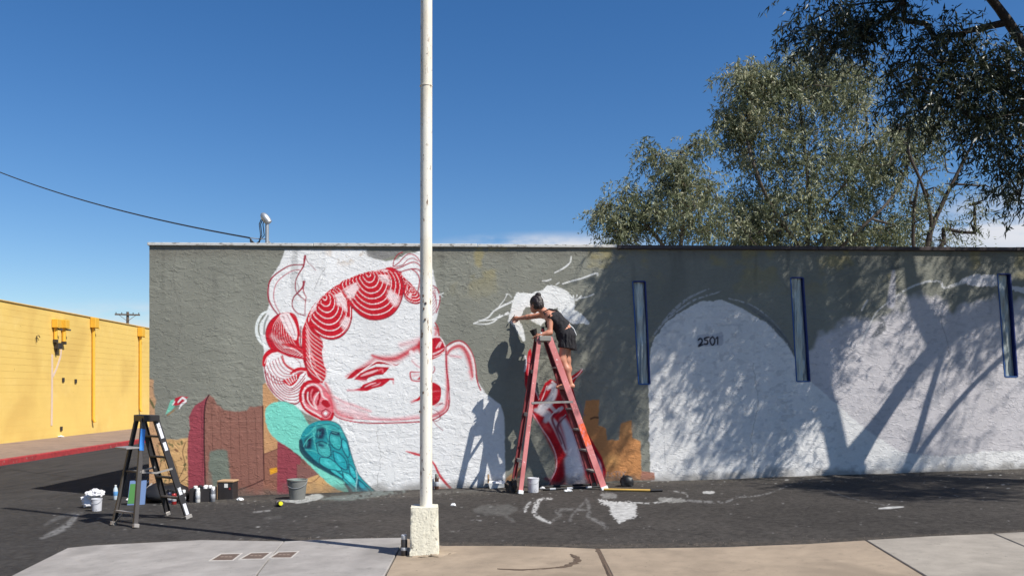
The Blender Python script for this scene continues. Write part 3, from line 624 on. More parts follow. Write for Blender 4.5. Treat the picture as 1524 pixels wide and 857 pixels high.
# fringe: three domes of concentric strands
z3 = [(448, 505), (450, 490), (459, 466), (470, 450), (490, 432), (512, 418), (535, 408), (562, 402), (585, 398), (598, 406)]
c.poly(z3+[(601, 425), (598, 446), (588, 464), (573, 474), (553, 476), (536, 470), (523, 456), (524, 472), (519, 488), (509, 500), (496, 505), (482, 503), (468, 494), (458, 482), (452, 492)], RED, .7, 1, False)
A = [(458, 482), (461, 464), (470, 450), (488, 434), (505, 424), (520, 440), (524, 458), (524, 472), (519, 488), (509, 500), (496, 505), (482, 503), (468, 494)]
B = [(505, 424), (525, 412), (545, 405), (565, 402), (586, 400), (597, 412), (601, 428), (597, 448), (587, 465), (572, 474), (553, 476), (536, 469), (521, 454)]
c.rings(A, (483, 441.5), 7, RED, (246, 226, 224), [(.15, .5, .42, .8), (2.5, .35, .5, .9), (.9, .2, .75, .95)], wl=.115, phase=.45)
c.rings(B, (548, 407.5), 8.5, RED, (246, 226, 224), [(2.35, .26, .45, .92), (.28, .26, .3, .6), (.75, .18, .62, .95), (-.25, .16, .55, .85)], wl=.115, phase=.45)
c.rings([(594, 405), (604, 414), (615, 425), (626, 441), (629, 447), (622, 451), (612, 450), (604, 445), (600, 436), (599, 420)], (613, 431), 5, RED, (246, 226, 224), [(1.9, .3, .3, .7)], wl=.16, phase=.45)
for O in (A[7:]+A[:1], B[5:], [(600, 430), (603, 443), (611, 450), (621, 452), (629, 447)]): c.line(O, 1.6, (140, 20, 44), .5, .95)
# crest on the right
z = Z((515, 365), 8.573)
for pts, w in ((((600, 270), (610, 200), (660, 120), (720, 88)), 1.5), (((610, 270), (680, 215), (740, 150), (800, 112), (880, 130), (940, 200), (968, 260)), 1.6), (((620, 280), (720, 250), (780, 190), (850, 165), (920, 200)), 1.3), (((620, 300), (700, 280), (790, 235), (870, 215), (930, 245), (965, 300)), 1.9), (((610, 325), (690, 338), (760, 320), (850, 300), (930, 312), (975, 350)), 1.9), (((840, 305), (900, 350), (935, 420), (935, 490), (915, 590)), 2), (((940, 330), (985, 430), (950, 520), (955, 610)), 1.3), (((920, 600), (950, 660), (980, 700)), 2.4)): c.line(z(*pts), w, (166, 40, 62), .5, .92)
c.poly(z((505, 290), (590, 280), (620, 330), (560, 330)), RED, .6, 1)
for k in range(7): c.line([(641+k*1.2, 432+k*1.5), (648+k*.3, 428+k*5), (644, 437+k*5.2)], 1, (170, 60, 78), .5, .75)
c.line(z((1110, 515), (1160, 555), (1195, 640), (1190, 740), (1150, 860)), 1.7, (160, 36, 60), .5, .95)
c.line([(652, 440), (660, 436)], 1.4, W2, .6, .8); c.line([(654, 437), (659, 442)], 1.4, W2, .6, .8)
# side strands in front of the ear
c.poly([(449, 512), (450, 490), (460, 478), (470, 492), (480, 507), (481, 516), (479, 522), (480, 532), (483, 545), (487, 552), (484, 563), (480, 570), (468, 568), (458, 560), (452, 540), (448, 525)], RED, .6, 1, False)
for k in range(11):
    t = k/10; a = (455+1*t, 478+66*t); m_ = (463+2*t, 494+62*t); b = (481+5*t, 508+62*t)
    c.line([a, m_, b], [.8, 1.2, 1.1, .8], (246, 214, 212), .5, .88)
c.line([(457, 490), (459, 505), (462, 522), (470, 545)], [1, 3, 3, 1], (240, 190, 190), 1.2, .6); c.line([(448, 486), (447, 505), (450, 525), (456, 545), (464, 564)], 1.8, (150, 18, 40), .5, .95)
c.line([(460, 520), (464, 545), (478, 566)], 1.4, (246, 226, 224), .5, .9)
for k in range(6): c.poly([(481+k*.9, 507+k*11), (486+k*.6, 510+k*10), (481+k*.9, 514+k*11)], (246, 232, 230), .8, .7, False)
# upper bun
c.poly([(415, 467), (402, 478), (396, 492), (397, 507), (404, 520), (416, 528), (432, 531), (453, 534), (450, 522), (445, 508), (446, 490), (438, 467)], RED, .6, 1)
c.poly([(417, 468), (421, 482), (428, 495), (440, 506), (443, 490), (436, 468)], (242, 226, 224), .8, 1)
c.strands([(417, 468), (405, 485), (404, 505), (418, 522), (452, 532)], [(430, 468), (440, 482), (444, 500), (447, 510), (449, 518)], 9, .8, (246, 214, 212), .45, .8, .05, .75)
c.spray([(405, 500), (414, 508), (426, 514)], 6, (244, 228, 226), .5); c.strands([(399, 495), (404, 512), (420, 526), (450, 533)], [(412, 480), (418, 498), (430, 508), (448, 522)], 9, .8, (150, 24, 48), .4, .8)
c.line([(433, 467), (440, 478), (444, 492), (443, 508)], [4, 5, 4, 2], RED, .6, 1); c.line([(427, 468), (434, 482), (440, 500)], 1, DRED, .5, .8); c.line([(421, 470), (428, 486), (437, 503)], .9, (160, 60, 76), .5, .8)
c.line([(420, 512), (434, 514), (446, 520), (452, 530)], [2, 6, 6, 3], RED, 1, .9); c.line([(422, 517), (437, 519), (450, 528)], 1.2, (248, 224, 222), .5, .9)
c.line([(416, 467), (403, 477), (396, 492), (397, 507), (404, 520), (416, 528), (432, 531)], 1.7, (150, 20, 46), .5, .95)
# pale loop outside on the grey
c.line([(405, 463), (392, 466), (383, 480), (382, 495), (388, 508), (397, 516)], [2, 4, 4, 5, 3], (226, 230, 226), .6, .95); c.line([(404, 466), (394, 474), (388, 486), (389, 500), (395, 512)], [1, 2, 3, 2.5, 2], (226, 230, 226), .6, .9)
c.line([(399, 470), (394, 482), (393, 497)], 3, (120, 124, 118), .8, .8)
# lower bun: white strands drawn with thin red
c.poly([(393, 545), (394, 530), (402, 520), (414, 524), (430, 531), (448, 538), (455, 550), (456, 570), (449, 592), (438, 600), (420, 597), (405, 584), (395, 566)], (238, 232, 230), .7, 1)
c.line([(393, 543), (395, 531), (402, 523), (411, 522)], [5, 7, 7, 4], RED, .6, 1); c.line([(394, 540), (399, 530), (410, 525)], 1.1, (248, 224, 222), .5, .9)
c.strands([(393, 545), (399, 560), (413, 571), (434, 566), (455, 551)], [(418, 530), (422, 540), (430, 548), (442, 551), (454, 547)], 7, 1.3, (170, 36, 58), .45, .92)
c.strands([(394, 552), (400, 575), (420, 595), (440, 600), (448, 594)], [(420, 566), (425, 574), (434, 578), (446, 568), (455, 556)], 7, 1.4, (166, 32, 54), .45, .94)
c.line([(420, 529), (424, 541), (434, 549), (441, 551)], [2, 3, 4, 2], RED, .7, .9); c.line([(436, 531), (445, 538), (448, 546)], 1.2, (170, 90, 100), .5, .8)
c.line([(432, 556), (441, 550), (450, 549), (457, 552)], [2, 5, 6, 4], RED, .6, 1); c.line([(436, 557), (446, 552), (456, 553)], 1.1, (248, 224, 222), .5, .9)
c.poly([(421, 566), (430, 562), (446, 556), (442, 567), (434, 574), (428, 573)], RED, .6, 1)
for k in range(5): c.line([(424+k*4.2, 563-k*1.4), (431+k*2.6, 572-k*2)], 1.4, (246, 228, 226), .5, .95)
c.line([(393, 545), (398, 566), (408, 584), (424, 597), (440, 601), (448, 594)], 1.6, (150, 30, 56), .5, .9)
# ear
z = Z((375, 545), 8.573)
c.poly(z((615, 390), (640, 270), (720, 200), (840, 200), (920, 260), (980, 350), (1030, 480), (1040, 610), (1000, 680), (930, 695), (860, 650), (740, 590), (650, 490)), (226, 120, 130), .7, 1)
c.line(z((620, 440), (618, 370), (650, 260), (730, 195), (850, 200)), [4, 5, 5, 4], RED, .6, 1); c.line(z((620, 440), (665, 530), (750, 600), (850, 650), (930, 690), (1005, 670), (1035, 600)), [3, 4, 4, 5, 4], RED, .6, 1)
c.line(z((660, 430), (650, 340), (700, 260), (790, 230), (870, 280), (905, 380), (960, 430)), 2.6, (246, 216, 214), .6, .95); c.line(z((650, 440), (700, 530), (800, 590), (880, 640)), 2.2, (246, 222, 220), .6, .95)
c.poly(z((665, 380), (690, 290), (770, 248), (850, 290), (880, 380), (860, 450), (850, 500), (825, 480), (850, 380), (820, 330), (770, 420), (780, 500), (830, 540), (760, 510), (690, 460)), (176, 10, 34), .6, 1)
c.line(z((715, 330), (712, 420), (760, 500), (830, 545)), 1.8, (246, 222, 220), .5, .95); c.line(z((770, 300), (750, 360), (760, 430)), 2.4, (226, 130, 138), .8, .8); c.line(z((850, 330), (810, 390), (790, 460), (820, 520)), 2.2, (244, 214, 212), .6, .9)
c.poly(z((885, 470), (910, 425), (960, 430), (985, 470), (1000, 500), (970, 525), (930, 515)), (176, 10, 34), .5, 1)
c.line(z((940, 540), (1000, 590), (940, 650), (885, 595), (940, 540)), 1.5, (170, 24, 48), .5, .95); c.poly(z((940, 565), (970, 595), (940, 628), (908, 595)), (250, 240, 238), .5, 1); c.line(z((940, 568), (968, 597), (940, 626), (910, 597), (940, 568)), .9, (190, 90, 100), .4, .9)
# cheek and jaw shading
c.spray([(484, 570), (491, 585), (496, 603), (504, 616), (524, 622)], [4, 6, 8, 7, 5], (206, 40, 62), .75)
c.spray([(497, 590), (512, 598), (530, 604), (552, 612)], [3, 4, 4, 3], (224, 96, 110), .5); c.spray([(505, 612), (540, 620), (580, 624), (622, 620)], [7, 6, 5, 6], (228, 120, 132), .5)
c.spray([(500, 600), (520, 608), (545, 616)], 8, (232, 150, 158), .45)
c.line([(496, 615), (503, 621), (520, 626), (545, 629), (585, 629), (628, 627), (645, 624), (658, 617), (667, 608), (668, 595)], [1.6, 1.8, 2, 2, 2, 1.8, 1.4], (176, 24, 52), .5, .95)
c.line([(520, 622), (560, 624), (600, 624), (630, 621)], 1.4, (206, 80, 96), .8, .8)
c.spray([(664, 520), (665, 550), (666, 580), (664, 604), (655, 614), (636, 622)], [3, 4, 5, 6, 6, 5], (206, 36, 60), .8)
z6 = Z((590, 480), 8.573)
c.line(z6((490, 0), (530, 70), (545, 180), (580, 250), (628, 310), (630, 420), (640, 600), (660, 740), (668, 857)), [1.6, 2, 2, 2, 2.6], (176, 18, 48), .5, .95)
c.line([(668, 580), (669, 600), (664, 612), (654, 618)], 1.4, (160, 20, 46), .5, .9)
# eye of the near side
z = Z((515, 490), 8.573)
c.spray(z((330, 330), (460, 375), (620, 375), (740, 320), (860, 250), (960, 190)), [3, 8, 10, 9, 9, 10], (202, 24, 50), .9); c.spray(z((700, 200), (850, 160), (950, 120)), 7, (230, 130, 140), .45)
c.spray(z((0, 600), (120, 530), (260, 450), (350, 380)), [3, 5, 6, 6], (214, 60, 80), .6); c.spray(z((940, 160), (935, 230), (955, 300)), [4, 6, 4], (190, 14, 40), .85)
c.poly(z((0, 635), (60, 570), (130, 510), (220, 485), (300, 440), (390, 392), (470, 398), (560, 430), (640, 450), (690, 430), (650, 460), (560, 452), (470, 440), (390, 440), (300, 480), (200, 540), (100, 620)), (184, 10, 34), .6, 1, False)
c.line(z((85, 625), (190, 545), (290, 470), (390, 405), (480, 410), (600, 455), (625, 480)), [1.4, 2, 2, 2, 1.4], (246, 226, 224), .5, .95)
c.poly(z((100, 640), (180, 560), (270, 515), (380, 475), (470, 478), (555, 482), (520, 530), (470, 575), (400, 580), (290, 615), (260, 645), (170, 645)), (186, 8, 32), .6, 1, False)
c.line(z((190, 595), (250, 570), (330, 545), (400, 520)), [1, 3.4, 3.6, 2], (240, 196, 198), 1, .9); c.line(z((420, 520), (460, 505), (470, 540)), 2.6, (226, 110, 120), .8, .85); c.line(z((395, 450), (480, 455), (560, 470), (610, 465)), 1.4, (246, 226, 224), .5, .9); c.line(z((200, 610), (280, 612), (340, 585), (440, 575)), 1.3, (150, 20, 44), .5, .9)
c.poly(z((100, 770), (180, 745), (220, 700), (310, 668), (400, 630), (520, 620), (610, 620), (615, 650), (560, 645), (520, 680), (460, 725), (340, 755), (270, 785), (180, 785)), (190, 12, 38), .7, 1, False)
c.line(z((240, 735), (310, 700), (380, 680)), [1, 2, 1], (240, 190, 194), .8, .9); c.line(z((330, 725), (400, 705), (440, 680)), [1, 2, 1], (236, 160, 168), .8, .8); c.line(z((600, 640), (605, 690)), 2, (214, 90, 104), 1.2, .7)
c.spray(z((20, 775), (100, 775), (170, 765)), 3, (220, 100, 114), .6); c.spray(z((120, 600), (180, 640), (250, 650)), 4, (214, 60, 80), .55)
c.line(z((830, 290), (860, 360), (920, 430), (955, 470)), [6, 6, 5, 3], (244, 236, 234), 1.5, .8); c.line(z((840, 400), (900, 460), (950, 490)), 2, (222, 110, 122), 1.4, .6)
c.line(z((960, 545), (880, 545), (820, 550), (835, 640), (890, 658), (960, 660)), [1, 2, 2.4, 2, 1.8], (192, 30, 58), .7, .9); c.poly(z((960, 585), (900, 640), (960, 640)), (190, 20, 48), .6, .95, False); c.spray(z((860, 590), (920, 580)), 4, (226, 130, 140), .5)
# far eye, nose, lips right of the pole
c.poly(z6((450, 200), (500, 188), (550, 195), (600, 265), (622, 310), (610, 370), (560, 420), (500, 450), (440, 480)), (190, 12, 38), .6, 1, False)
c.line(z6((470, 178), (550, 182), (600, 250), (628, 315)), 1.5, (246, 226, 224), .5, .95); c.line(z6((510, 320), (550, 260), (570, 250), (545, 310)), 2.2, (240, 196, 198), .6, .9); c.line(z6((470, 400), (540, 370), (600, 330)), [3, 2.4, 1], (240, 200, 202), .7, .9); c.line(z6((470, 440), (550, 410), (600, 370)), 1.2, (244, 216, 214), .5, .9)
c.spray(z6((490, 60), (510, 110), (500, 150)), [3, 5, 5], (200, 30, 54), .7); c.line(z6((480, 560), (488, 600), (465, 640)), 2, (180, 80, 96), .7, .8)
z7 = Z((560, 560), 8.573)
c.poly(z7((465, 315), (530, 275), (580, 210), (620, 140), (670, 90), (725, 75), (790, 105), (822, 140), (828, 220), (812, 300), (770, 345), (720, 370), (640, 350), (580, 300), (520, 315)), (186, 8, 32), .6, 1)
c.line(z7((580, 230), (660, 215), (740, 190), (820, 185)), [1, 1.6, 1.6, 1], (222, 110, 118), .6, .8); c.spray(z7((455, 325), (500, 300)), 4, (220, 90, 104), .6)
c.spray(z7((740, 290), (790, 260)), 3, (214, 50, 66), .6); c.spray(z7((760, 370), (830, 345)), 4, (222, 110, 120), .55)
for pts in (((720, 415), (780, 450), (815, 500), (810, 545), (760, 570), (725, 560)), ((720, 555), (770, 620), (850, 686)), ((800, 360), (850, 335))): c.line(z7(*pts), 1.2, (140, 60, 74), .5, .85)
# rounded shoulder shape beside the face
c.line(z6((630, 312), (690, 262), (790, 230), (880, 268), (955, 375), (1000, 520), (1020, 680), (1042, 780), (1075, 860)), [1.8, 2, 2.2, 2.2, 2], (176, 20, 46), .5, .95)
c.spray(z6((655, 400), (680, 350), (740, 312), (810, 300), (870, 340), (920, 440), (950, 560), (972, 690)), [3, 5, 6, 7, 8, 8, 6, 3], (200, 16, 42), .9); c.line(z6((650, 345), (700, 295), (790, 258), (870, 290), (945, 390), (985, 520), (1000, 650)), 2.6, (246, 228, 226), .8, .9)
c.spray(z6((690, 420), (760, 430), (820, 440)), 4, (226, 110, 122), .5); c.spray(z6((772, 365)), 5, (246, 232, 230), .95)
c.spray(z6((930, 620), (960, 720)), 4, (222, 90, 106), .5)
# ribbon line at the foot of the neck
c.line([(604, 671), (618, 675), (634, 680), (646, 690), (655, 708), (672, 728)], [1, 4, 3, 3, 4, 4], (196, 36, 52), .7, .95); c.spray([(640, 724), (662, 727)], 4, (214, 110, 70), .6)
c.cur = None

# ---- teal bulb on its mint ground
c.cur = 'mural_bulb'
z = Z((360, 540), 3.897)
c.poly(z((133, 300), (150, 250), (200, 226), (260, 226), (325, 260), (365, 320), (392, 360), (470, 430), (560, 640), (640, 745), (590, 745), (520, 712), (450, 650), (370, 570), (280, 495), (200, 445), (150, 380)), (124, 212, 192), .9, 1, rough=.8, rs=.2)
z = Z((420, 600), 6.12); TE = (32, 150, 158); DT = (18, 62, 88)
O = [(165, 330), (185, 265), (245, 195), (330, 160), (430, 160), (510, 190), (552, 255), (590, 330), (618, 430), (652, 540), (692, 640), (765, 725), (860, 812), (860, 850), (620, 850), (600, 770), (540, 692), (430, 622), (300, 552), (205, 462), (172, 400)]
c.poly(z(*O), TE, .7, 1)
c.spray(z((330, 230), (470, 200), (540, 280)), 9, (70, 178, 172), .6); c.spray(z((360, 560), (500, 640), (640, 720)), 8, (60, 190, 190), .7)
def cell(pts, light, dark, spot=None):
    c.poly(z(*pts), light, .6, 1); P = np.array(pts); ctr = P.mean(0)
    c.spray(z(tuple(ctr), tuple(ctr+(P[0]-ctr)*.4)), 5, tuple(min(255, v+34) for v in light), .55); c.line(z(*pts, pts[0]), 1.5, dark, .6, .9)
    if spot: c.spray(z(*spot[0]), spot[1], DT, .95)
cell([(345, 490), (430, 500), (510, 560), (540, 610), (470, 610), (390, 580), (340, 540)], (60, 186, 186), DT)
cell([(460, 430), (530, 460), (580, 520), (590, 600), (530, 580), (480, 520)], (34, 160, 170), DT)
cell([(440, 270), (520, 290), (540, 360), (520, 420), (460, 390), (430, 330)], (56, 172, 172), DT, ([(470, 270), (510, 280)], 6))
cell([(310, 360), (370, 345), (430, 390), (440, 470), (390, 490), (330, 450)], (66, 176, 174), DT, ([(340, 375), (365, 385)], 7))
cell([(550, 320), (590, 360), (610, 450), (600, 490), (560, 440), (540, 370)], (50, 176, 182), DT)
cell([(550, 620), (620, 650), (680, 730), (680, 780), (610, 720), (560, 670)], (70, 196, 196), DT)
cell([(610, 550), (650, 590), (680, 660), (650, 680), (615, 620)], (46, 176, 182), DT)
cell([(430, 600), (490, 610), (550, 660), (540, 690), (470, 650)], (50, 180, 182), DT)
cell([(690, 690), (740, 730), (800, 800), (760, 820), (700, 760)], (30, 140, 156), DT)
for s_, w_ in ((((330, 250), (370, 240), (360, 300), (330, 300)), 7), (((225, 340), (250, 330), (245, 390), (220, 390)), 7), (((460, 262), (500, 272)), 4)): c.spray(z(*s_), w_*1.25, (20, 44, 70), 1.); c.line(z(s_[0], s_[-1]), 1.2, (90, 190, 186), .8, .6)
for pts in (((190, 400), (230, 330), (300, 270), (300, 200)), ((210, 300), (260, 260), (330, 190), (420, 210)), ((290, 210), (290, 330), (310, 420)), ((270, 250), (300, 320)), ((400, 210), (420, 320), (410, 390)), ((330, 180), (400, 220), (450, 240), (540, 260)), ((200, 420), (280, 430), (320, 450))): c.line(z(*pts), 1.3, (86, 196, 186), .6, .85)
for pts in (((250, 220), (330, 200), (440, 190), (520, 230)), ((410, 320), (440, 400), (450, 480)), ((560, 430), (600, 520), (600, 600))): c.line(z(*pts), 1.7, (24, 92, 108), .8, .8)
c.line(z((168, 340), (178, 410), (215, 470), (310, 552), (430, 625), (540, 695), (600, 765), (640, 830)), [5, 8, 8, 6, 4, 4, 5], (16, 58, 76), .7, .95)
c.line(z((330, 160), (430, 158), (515, 192), (555, 258), (595, 340), (622, 440), (655, 545), (695, 642), (765, 725), (850, 800)), 1.5, (30, 92, 104), .6, .9)
c.line(z((690, 760), (740, 800), (780, 830)), 5, (20, 80, 100), 1.2, .8); c.line(z((672, 610), (682, 680), (672, 760), (680, 830)), 1.5, (170, 214, 216), .6, .8)
c.spray(z((560, 720), (520, 700), (470, 670)), 4, (124, 212, 192), .6)
c.cur = None

# ---- red and white hand behind the ladder
c.cur = 'mural_hand'
z = Z((740, 520), 7.144); HR = (190, 14, 34); HW = (226, 222, 226)
c.poly([(792, 604), (801, 592), (811, 570), (819, 564), (827, 567), (834, 575), (838, 590), (845, 583), (850, 560), (866, 549), (867, 553), (858, 562), (852, 575), (858, 600), (864, 622), (872, 640), (884, 660), (896, 680), (902, 700), (900, 728), (812, 730), (820, 712), (828, 695), (827, 676), (818, 655), (804, 634), (792, 618)], HR, .8, 1, False)
c.poly([(786, 523), (790, 518), (793, 535), (793, 570), (798, 582), (802, 592), (796, 604), (786, 590), (781, 572), (781, 555)], HR, .7, 1, False)
c.line([(782, 530), (783, 540), (781, 552)], 2.5, HW, .7, .95); c.line([(788, 530), (787, 555), (789, 575)], [1, 2, 1], (240, 160, 168), .8, .8)
c.line([(815, 578), (823, 574), (824, 585), (816, 600), (806, 606)], [4, 8, 10, 12, 10], HW, 2, .95)
c.line([(822, 568), (827, 572)], 3, (246, 236, 236), .8, .9); c.line([(801, 605), (807, 593), (814, 574)], 1.2, (246, 220, 220), .5, .9)
c.line([(797, 610), (806, 612), (815, 618), (812, 626)], [5, 11, 12, 6], HW, 2.4, .9)
c.line([(818, 622), (826, 632), (834, 650), (842, 672)], [8, 10, 8, 3], (222, 216, 222), 2, .85)
c.line([(838, 626), (846, 645), (852, 668), (856, 700)], [9, 14, 18, 26], (218, 214, 222), 4, .95); c.line([(850, 690), (858, 720), (862, 735)], [24, 30, 30], HW, 4, .9)
c.line([(820, 605), (828, 612), (836, 607)], 5, (218, 214, 220), 1.2, .8)
c.line([(817, 622), (824, 614), (832, 607)], 1.6, (236, 226, 230), .5, .95); c.line([(831, 633), (836, 624), (842, 617)], 1.6, (236, 226, 230), .5, .95)
c.line([(832, 612), (822, 622), (828, 640), (836, 660)], [2, 4, 3, 2], (128, 10, 44), 1.2, .9); c.line([(842, 618), (830, 634), (836, 650), (842, 668)], [2, 4, 3, 2], (120, 12, 50), 1.2, .9); c.line([(850, 590), (854, 612), (862, 640), (870, 662)], [8, 8, 8, 6], (130, 12, 44), 1.8, .9)
c.line([(810, 640), (822, 660), (832, 680), (834, 705), (828, 728)], [6, 10, 12, 14, 16], (160, 6, 24), 3, .85); c.spray([(808, 630), (818, 640)], 6, (226, 90, 90), .6)
c.line([(876, 668), (890, 690), (893, 712)], [5, 8, 8], (220, 200, 212), 1.8, .85); c.line([(884, 672), (892, 695), (886, 722)], 2, (140, 16, 50), 1, .8)
c.line([(791, 612), (805, 635), (818, 655), (827, 676), (828, 695), (821, 712), (812, 728)], 1.4, (232, 190, 196), .5, .9); c.line([(877, 662), (890, 678), (900, 700), (899, 728)], 1.6, (110, 14, 40), .6, .9)
c.line([(795, 578), (799, 586), (802, 594)], 1.3, (248, 220, 220), .5, .9); c.line([(867, 549), (860, 558), (850, 566), (846, 576)], 1.2, (238, 220, 224), .5, .8)
for pts in ([(855, 598), (862, 600), (866, 608), (868, 616), (871, 618)], [(858, 606), (863, 612), (860, 616)], [(852, 610), (858, 618), (862, 612)]): c.line(pts, 1.2, (130, 110, 130), .5, .85)
c.spray([(812, 712), (840, 722), (875, 722)], 5, (160, 20, 50), .7)
c.cur = None

# ---- rain streaks under the coping, broad roller bands and old hairline cracks
stk = sstep(.60, .78, fbm(UU, ZZ*.06, 7., 3, 111))*sstep(2.5, 3.6, ZZ+.5*(vnoise(UU, ZZ*0, 3., 1, 7)-.5))*.32; c.C = c.C*(1-stk[..., None])+lin((70, 68, 62))*stk[..., None]
rol = (vnoise(UU, ZZ*.25, 4.2, 1, 13)-.5)*.10+(fbm(UU, ZZ, .6, 3, 17)-.5)*.16; c.C *= (1+rol)[..., None]
for pts in ([(262, 374), (258, 420), (270, 470), (264, 520)], [(690, 374), (700, 400), (694, 430)], [(1120, 540), (1128, 600), (1118, 650), (1124, 700)], [(1400, 470), (1412, 530), (1404, 590)], [(560, 640), (566, 680), (560, 725)]):
    P_ = crom(pts, False, 12); P_ = P_+rng.normal(0, .8, P_.shape); c.line(P_, .9, (92, 90, 84), .5, .55, False, dry=.3)
# ---- dirt splashed up at the foot of the wall
foot = (.077+.0316*(WA[0]+WE[0]*UU)); dd = ZZ-foot
dirt = sstep(.14, 0., dd+(fbm(UU, ZZ, 5, 4, 61)-.5)*.22)*.65; c.C = c.C*(1-dirt[..., None])+lin((104, 98, 90))*dirt[..., None]
c.C *= (1+.10*(fbm(UU, ZZ, 22, 2, 71)-.5))[..., None]
COL = np.clip(c.C*.93, 0, .84)

# ---- stucco relief (skip-trowelled ridges), real displacement
amp = .55+.45*sstep(1010, 900, X)
a1 = fbm(UU+.12*fbm(UU, ZZ, 6, 2, 3), ZZ, 7.5, 4, 81, ax=1.9); a2 = fbm(UU, ZZ, 17, 3, 91, ax=1.5)
rel = .0026*sstep(.49, .52, a1)*sstep(.4, .6, fbm(UU, ZZ, 2., 2, 77))+.005*(fbm(UU, ZZ, 1.2, 3, 95)-.5)
lay = np.abs(fbm(UU, ZZ, 6., 3, 99, ax=1.8)-.5); rel -= .0045*sstep(.02, .0, lay)*sstep(.48, .6, fbm(UU, ZZ, 3.3, 2, 98))
rel = rel*amp; rel[:, us > 13.4] *= .3
VW = np.stack([WA[0]+WE[0]*UU-WNin[0]*rel, WA[1]+WE[1]*UU-WNin[1]*rel, ZZ], -1)

# ---- openings for the three slit windows
WIN = []
for (x0, x1, y0, x2, x3, y1) in ((942, 960, 419, 951, 967, 571), (1177, 1195, 413.5, 1186, 1205, 567), (1485, 1503, 408, 1496, 1514, 560)):
    WIN.append([wall_uv(x0, y0), wall_uv(x1, y0), wall_uv(x3, y1), wall_uv(x2, y1)])
uc = .5*(UU[:-1, :-1]+UU[1:, 1:]); zc_ = .5*(ZZ[:-1, :-1]+ZZ[1:, 1:]); keep = np.ones(uc.shape, bool)
for q in WIN:
    t = (q[0][1]-zc_)/(q[0][1]-q[3][1]); lo = q[0][0]+(q[3][0]-q[0][0])*t; hi = q[1][0]+(q[2][0]-q[1][0])*t
    keep &= ~((t > 0) & (t < 1) & (uc > lo) & (uc < hi))
owner = np.zeros(uc.shape, int); names = ['front_wall']
for nm, m in c.mask.items():
    names.append(nm); q = m[:-1, :-1] | m[1:, 1:]; owner[q] = len(names)-1
m_wall = mat('painted_stucco', (0, 0, 0, 1), .82, attr=True, noise=.05, nscale=30, bump=.0016, bscale=110, spec=.35)
N_, L_ = m_wall.node_tree.nodes, m_wall.node_tree.links                # trowel marks finer than the mesh
bs_ = [q for q in N_ if q.type == 'BUMP'][0]; tco = [q for q in N_ if q.type == 'TEX_COORD'][0]; prev_ = bs_.outputs[0]
for sc_, lo_, hi_, dist_ in (((9., 1, 19.), .56, .615, .0020), ((17., 1, 30.), .60, .645, .0015), ((4.5, 1, 8.), .52, .56, .0016)):
    m1 = N_.new('ShaderNodeMapping'); m1.inputs['Scale'].default_value = sc_; L_.new(tco.outputs['Object'], m1.inputs[0])
    t1 = N_.new('ShaderNodeTexNoise'); t1.inputs['Scale'].default_value = 1; t1.inputs['Detail'].default_value = 4; t1.inputs['Distortion'].default_value = .8; L_.new(m1.outputs[0], t1.inputs['Vector'])
    r1_ = N_.new('ShaderNodeMapRange'); r1_.interpolation_type = 'SMOOTHSTEP'; r1_.inputs['From Min'].default_value = lo_; r1_.inputs['From Max'].default_value = hi_; L_.new(t1.outputs[0], r1_.inputs['Value'])
    b1 = N_.new('ShaderNodeBump'); b1.inputs['Distance'].default_value = dist_; L_.new(r1_.outputs[0], b1.inputs['Height']); L_.new(prev_, b1.inputs['Normal']); prev_ = b1.outputs[0]
L_.new(prev_, N_['Principled BSDF'].inputs['Normal'])
BLD = empty('stucco_building', (WA[0], WA[1], 0), WROT, label='low grey stucco building with an unfinished painted mural on its long wall', cat='building')
inv = Matrix.Rotation(-WROT, 4, 'Z') @ Matrix.Translation((-WA[0], -WA[1], 0))
loc = np.stack([UU, -rel, ZZ], -1)                      # local frame of the building: x along the wall, +y inwards
idx = np.arange(UU.size).reshape(UU.shape); Q = np.stack([idx[:-1, :-1], idx[:-1, 1:], idx[1:, 1:], idx[1:, :-1]], -1)
PL = {'right_whitewash': 'rough white and lilac undercoat with a domed outline', 'house_number': 'black sprayed house number 2501', 'mural_tan_blocks': 'stepped tan city blocks painted low on the wall', 'mural_scrawl': 'faint pale lettering over the tan blocks', 'mural_brown_house': 'old brown and maroon house mural with arched line', 'mural_bird': 'small red, white and mint bird painted on grey', 'mural_white_patch': 'white winged undercoat shape the painter is filling in', 'mural_portrait': 'red and white portrait of a face with curled hair', 'mural_bulb': 'teal scaled bulb on a mint oval', 'mural_hand': 'red and white painted hand with raised fingers'}
for k, nm in enumerate(names):
    q = Q[(owner == k) & keep].reshape(-1, 4)
    if not len(q): continue
    u_, inv_ = np.unique(q, return_inverse=True)
    o = link(nm, np_mesh(nm, loc.reshape(-1, 3)[u_], inv_.reshape(-1, 4), COL.reshape(-1, 3)[u_]), m_wall, BLD, smooth=True)
    if nm in PL: o['label'] = PL[nm]
LEN = float(us[-1]); DEP = 7.5
m_gw = mat('grey_stucco_plain', rgb(112, 118, 110), .85, noise=.12, nscale=2, bump=.006, bscale=14)
m_roof = mat('roof_felt', rgb(150, 148, 144), .9, noise=.15, nscale=1)
MB().box(-.0, .25, .012, DEP, -.4, WTOP-.002).build('side_wall', m_gw, BLD); MB().box(LEN-.25, LEN, .012, DEP, -.4, WTOP-.002).build('side_wall', m_gw, BLD)
MB().box(.25, LEN-.25, DEP-.25, DEP, -.4, WTOP-.002).build('rear_wall', m_gw, BLD); MB().box(.25, LEN-.25, .2, DEP-.25, 3.0, 3.25).build('roof', m_roof, BLD)
MB().box(.25, LEN-.25, .19, .25, 3.25, WTOP-.002).build('parapet', m_gw, BLD)
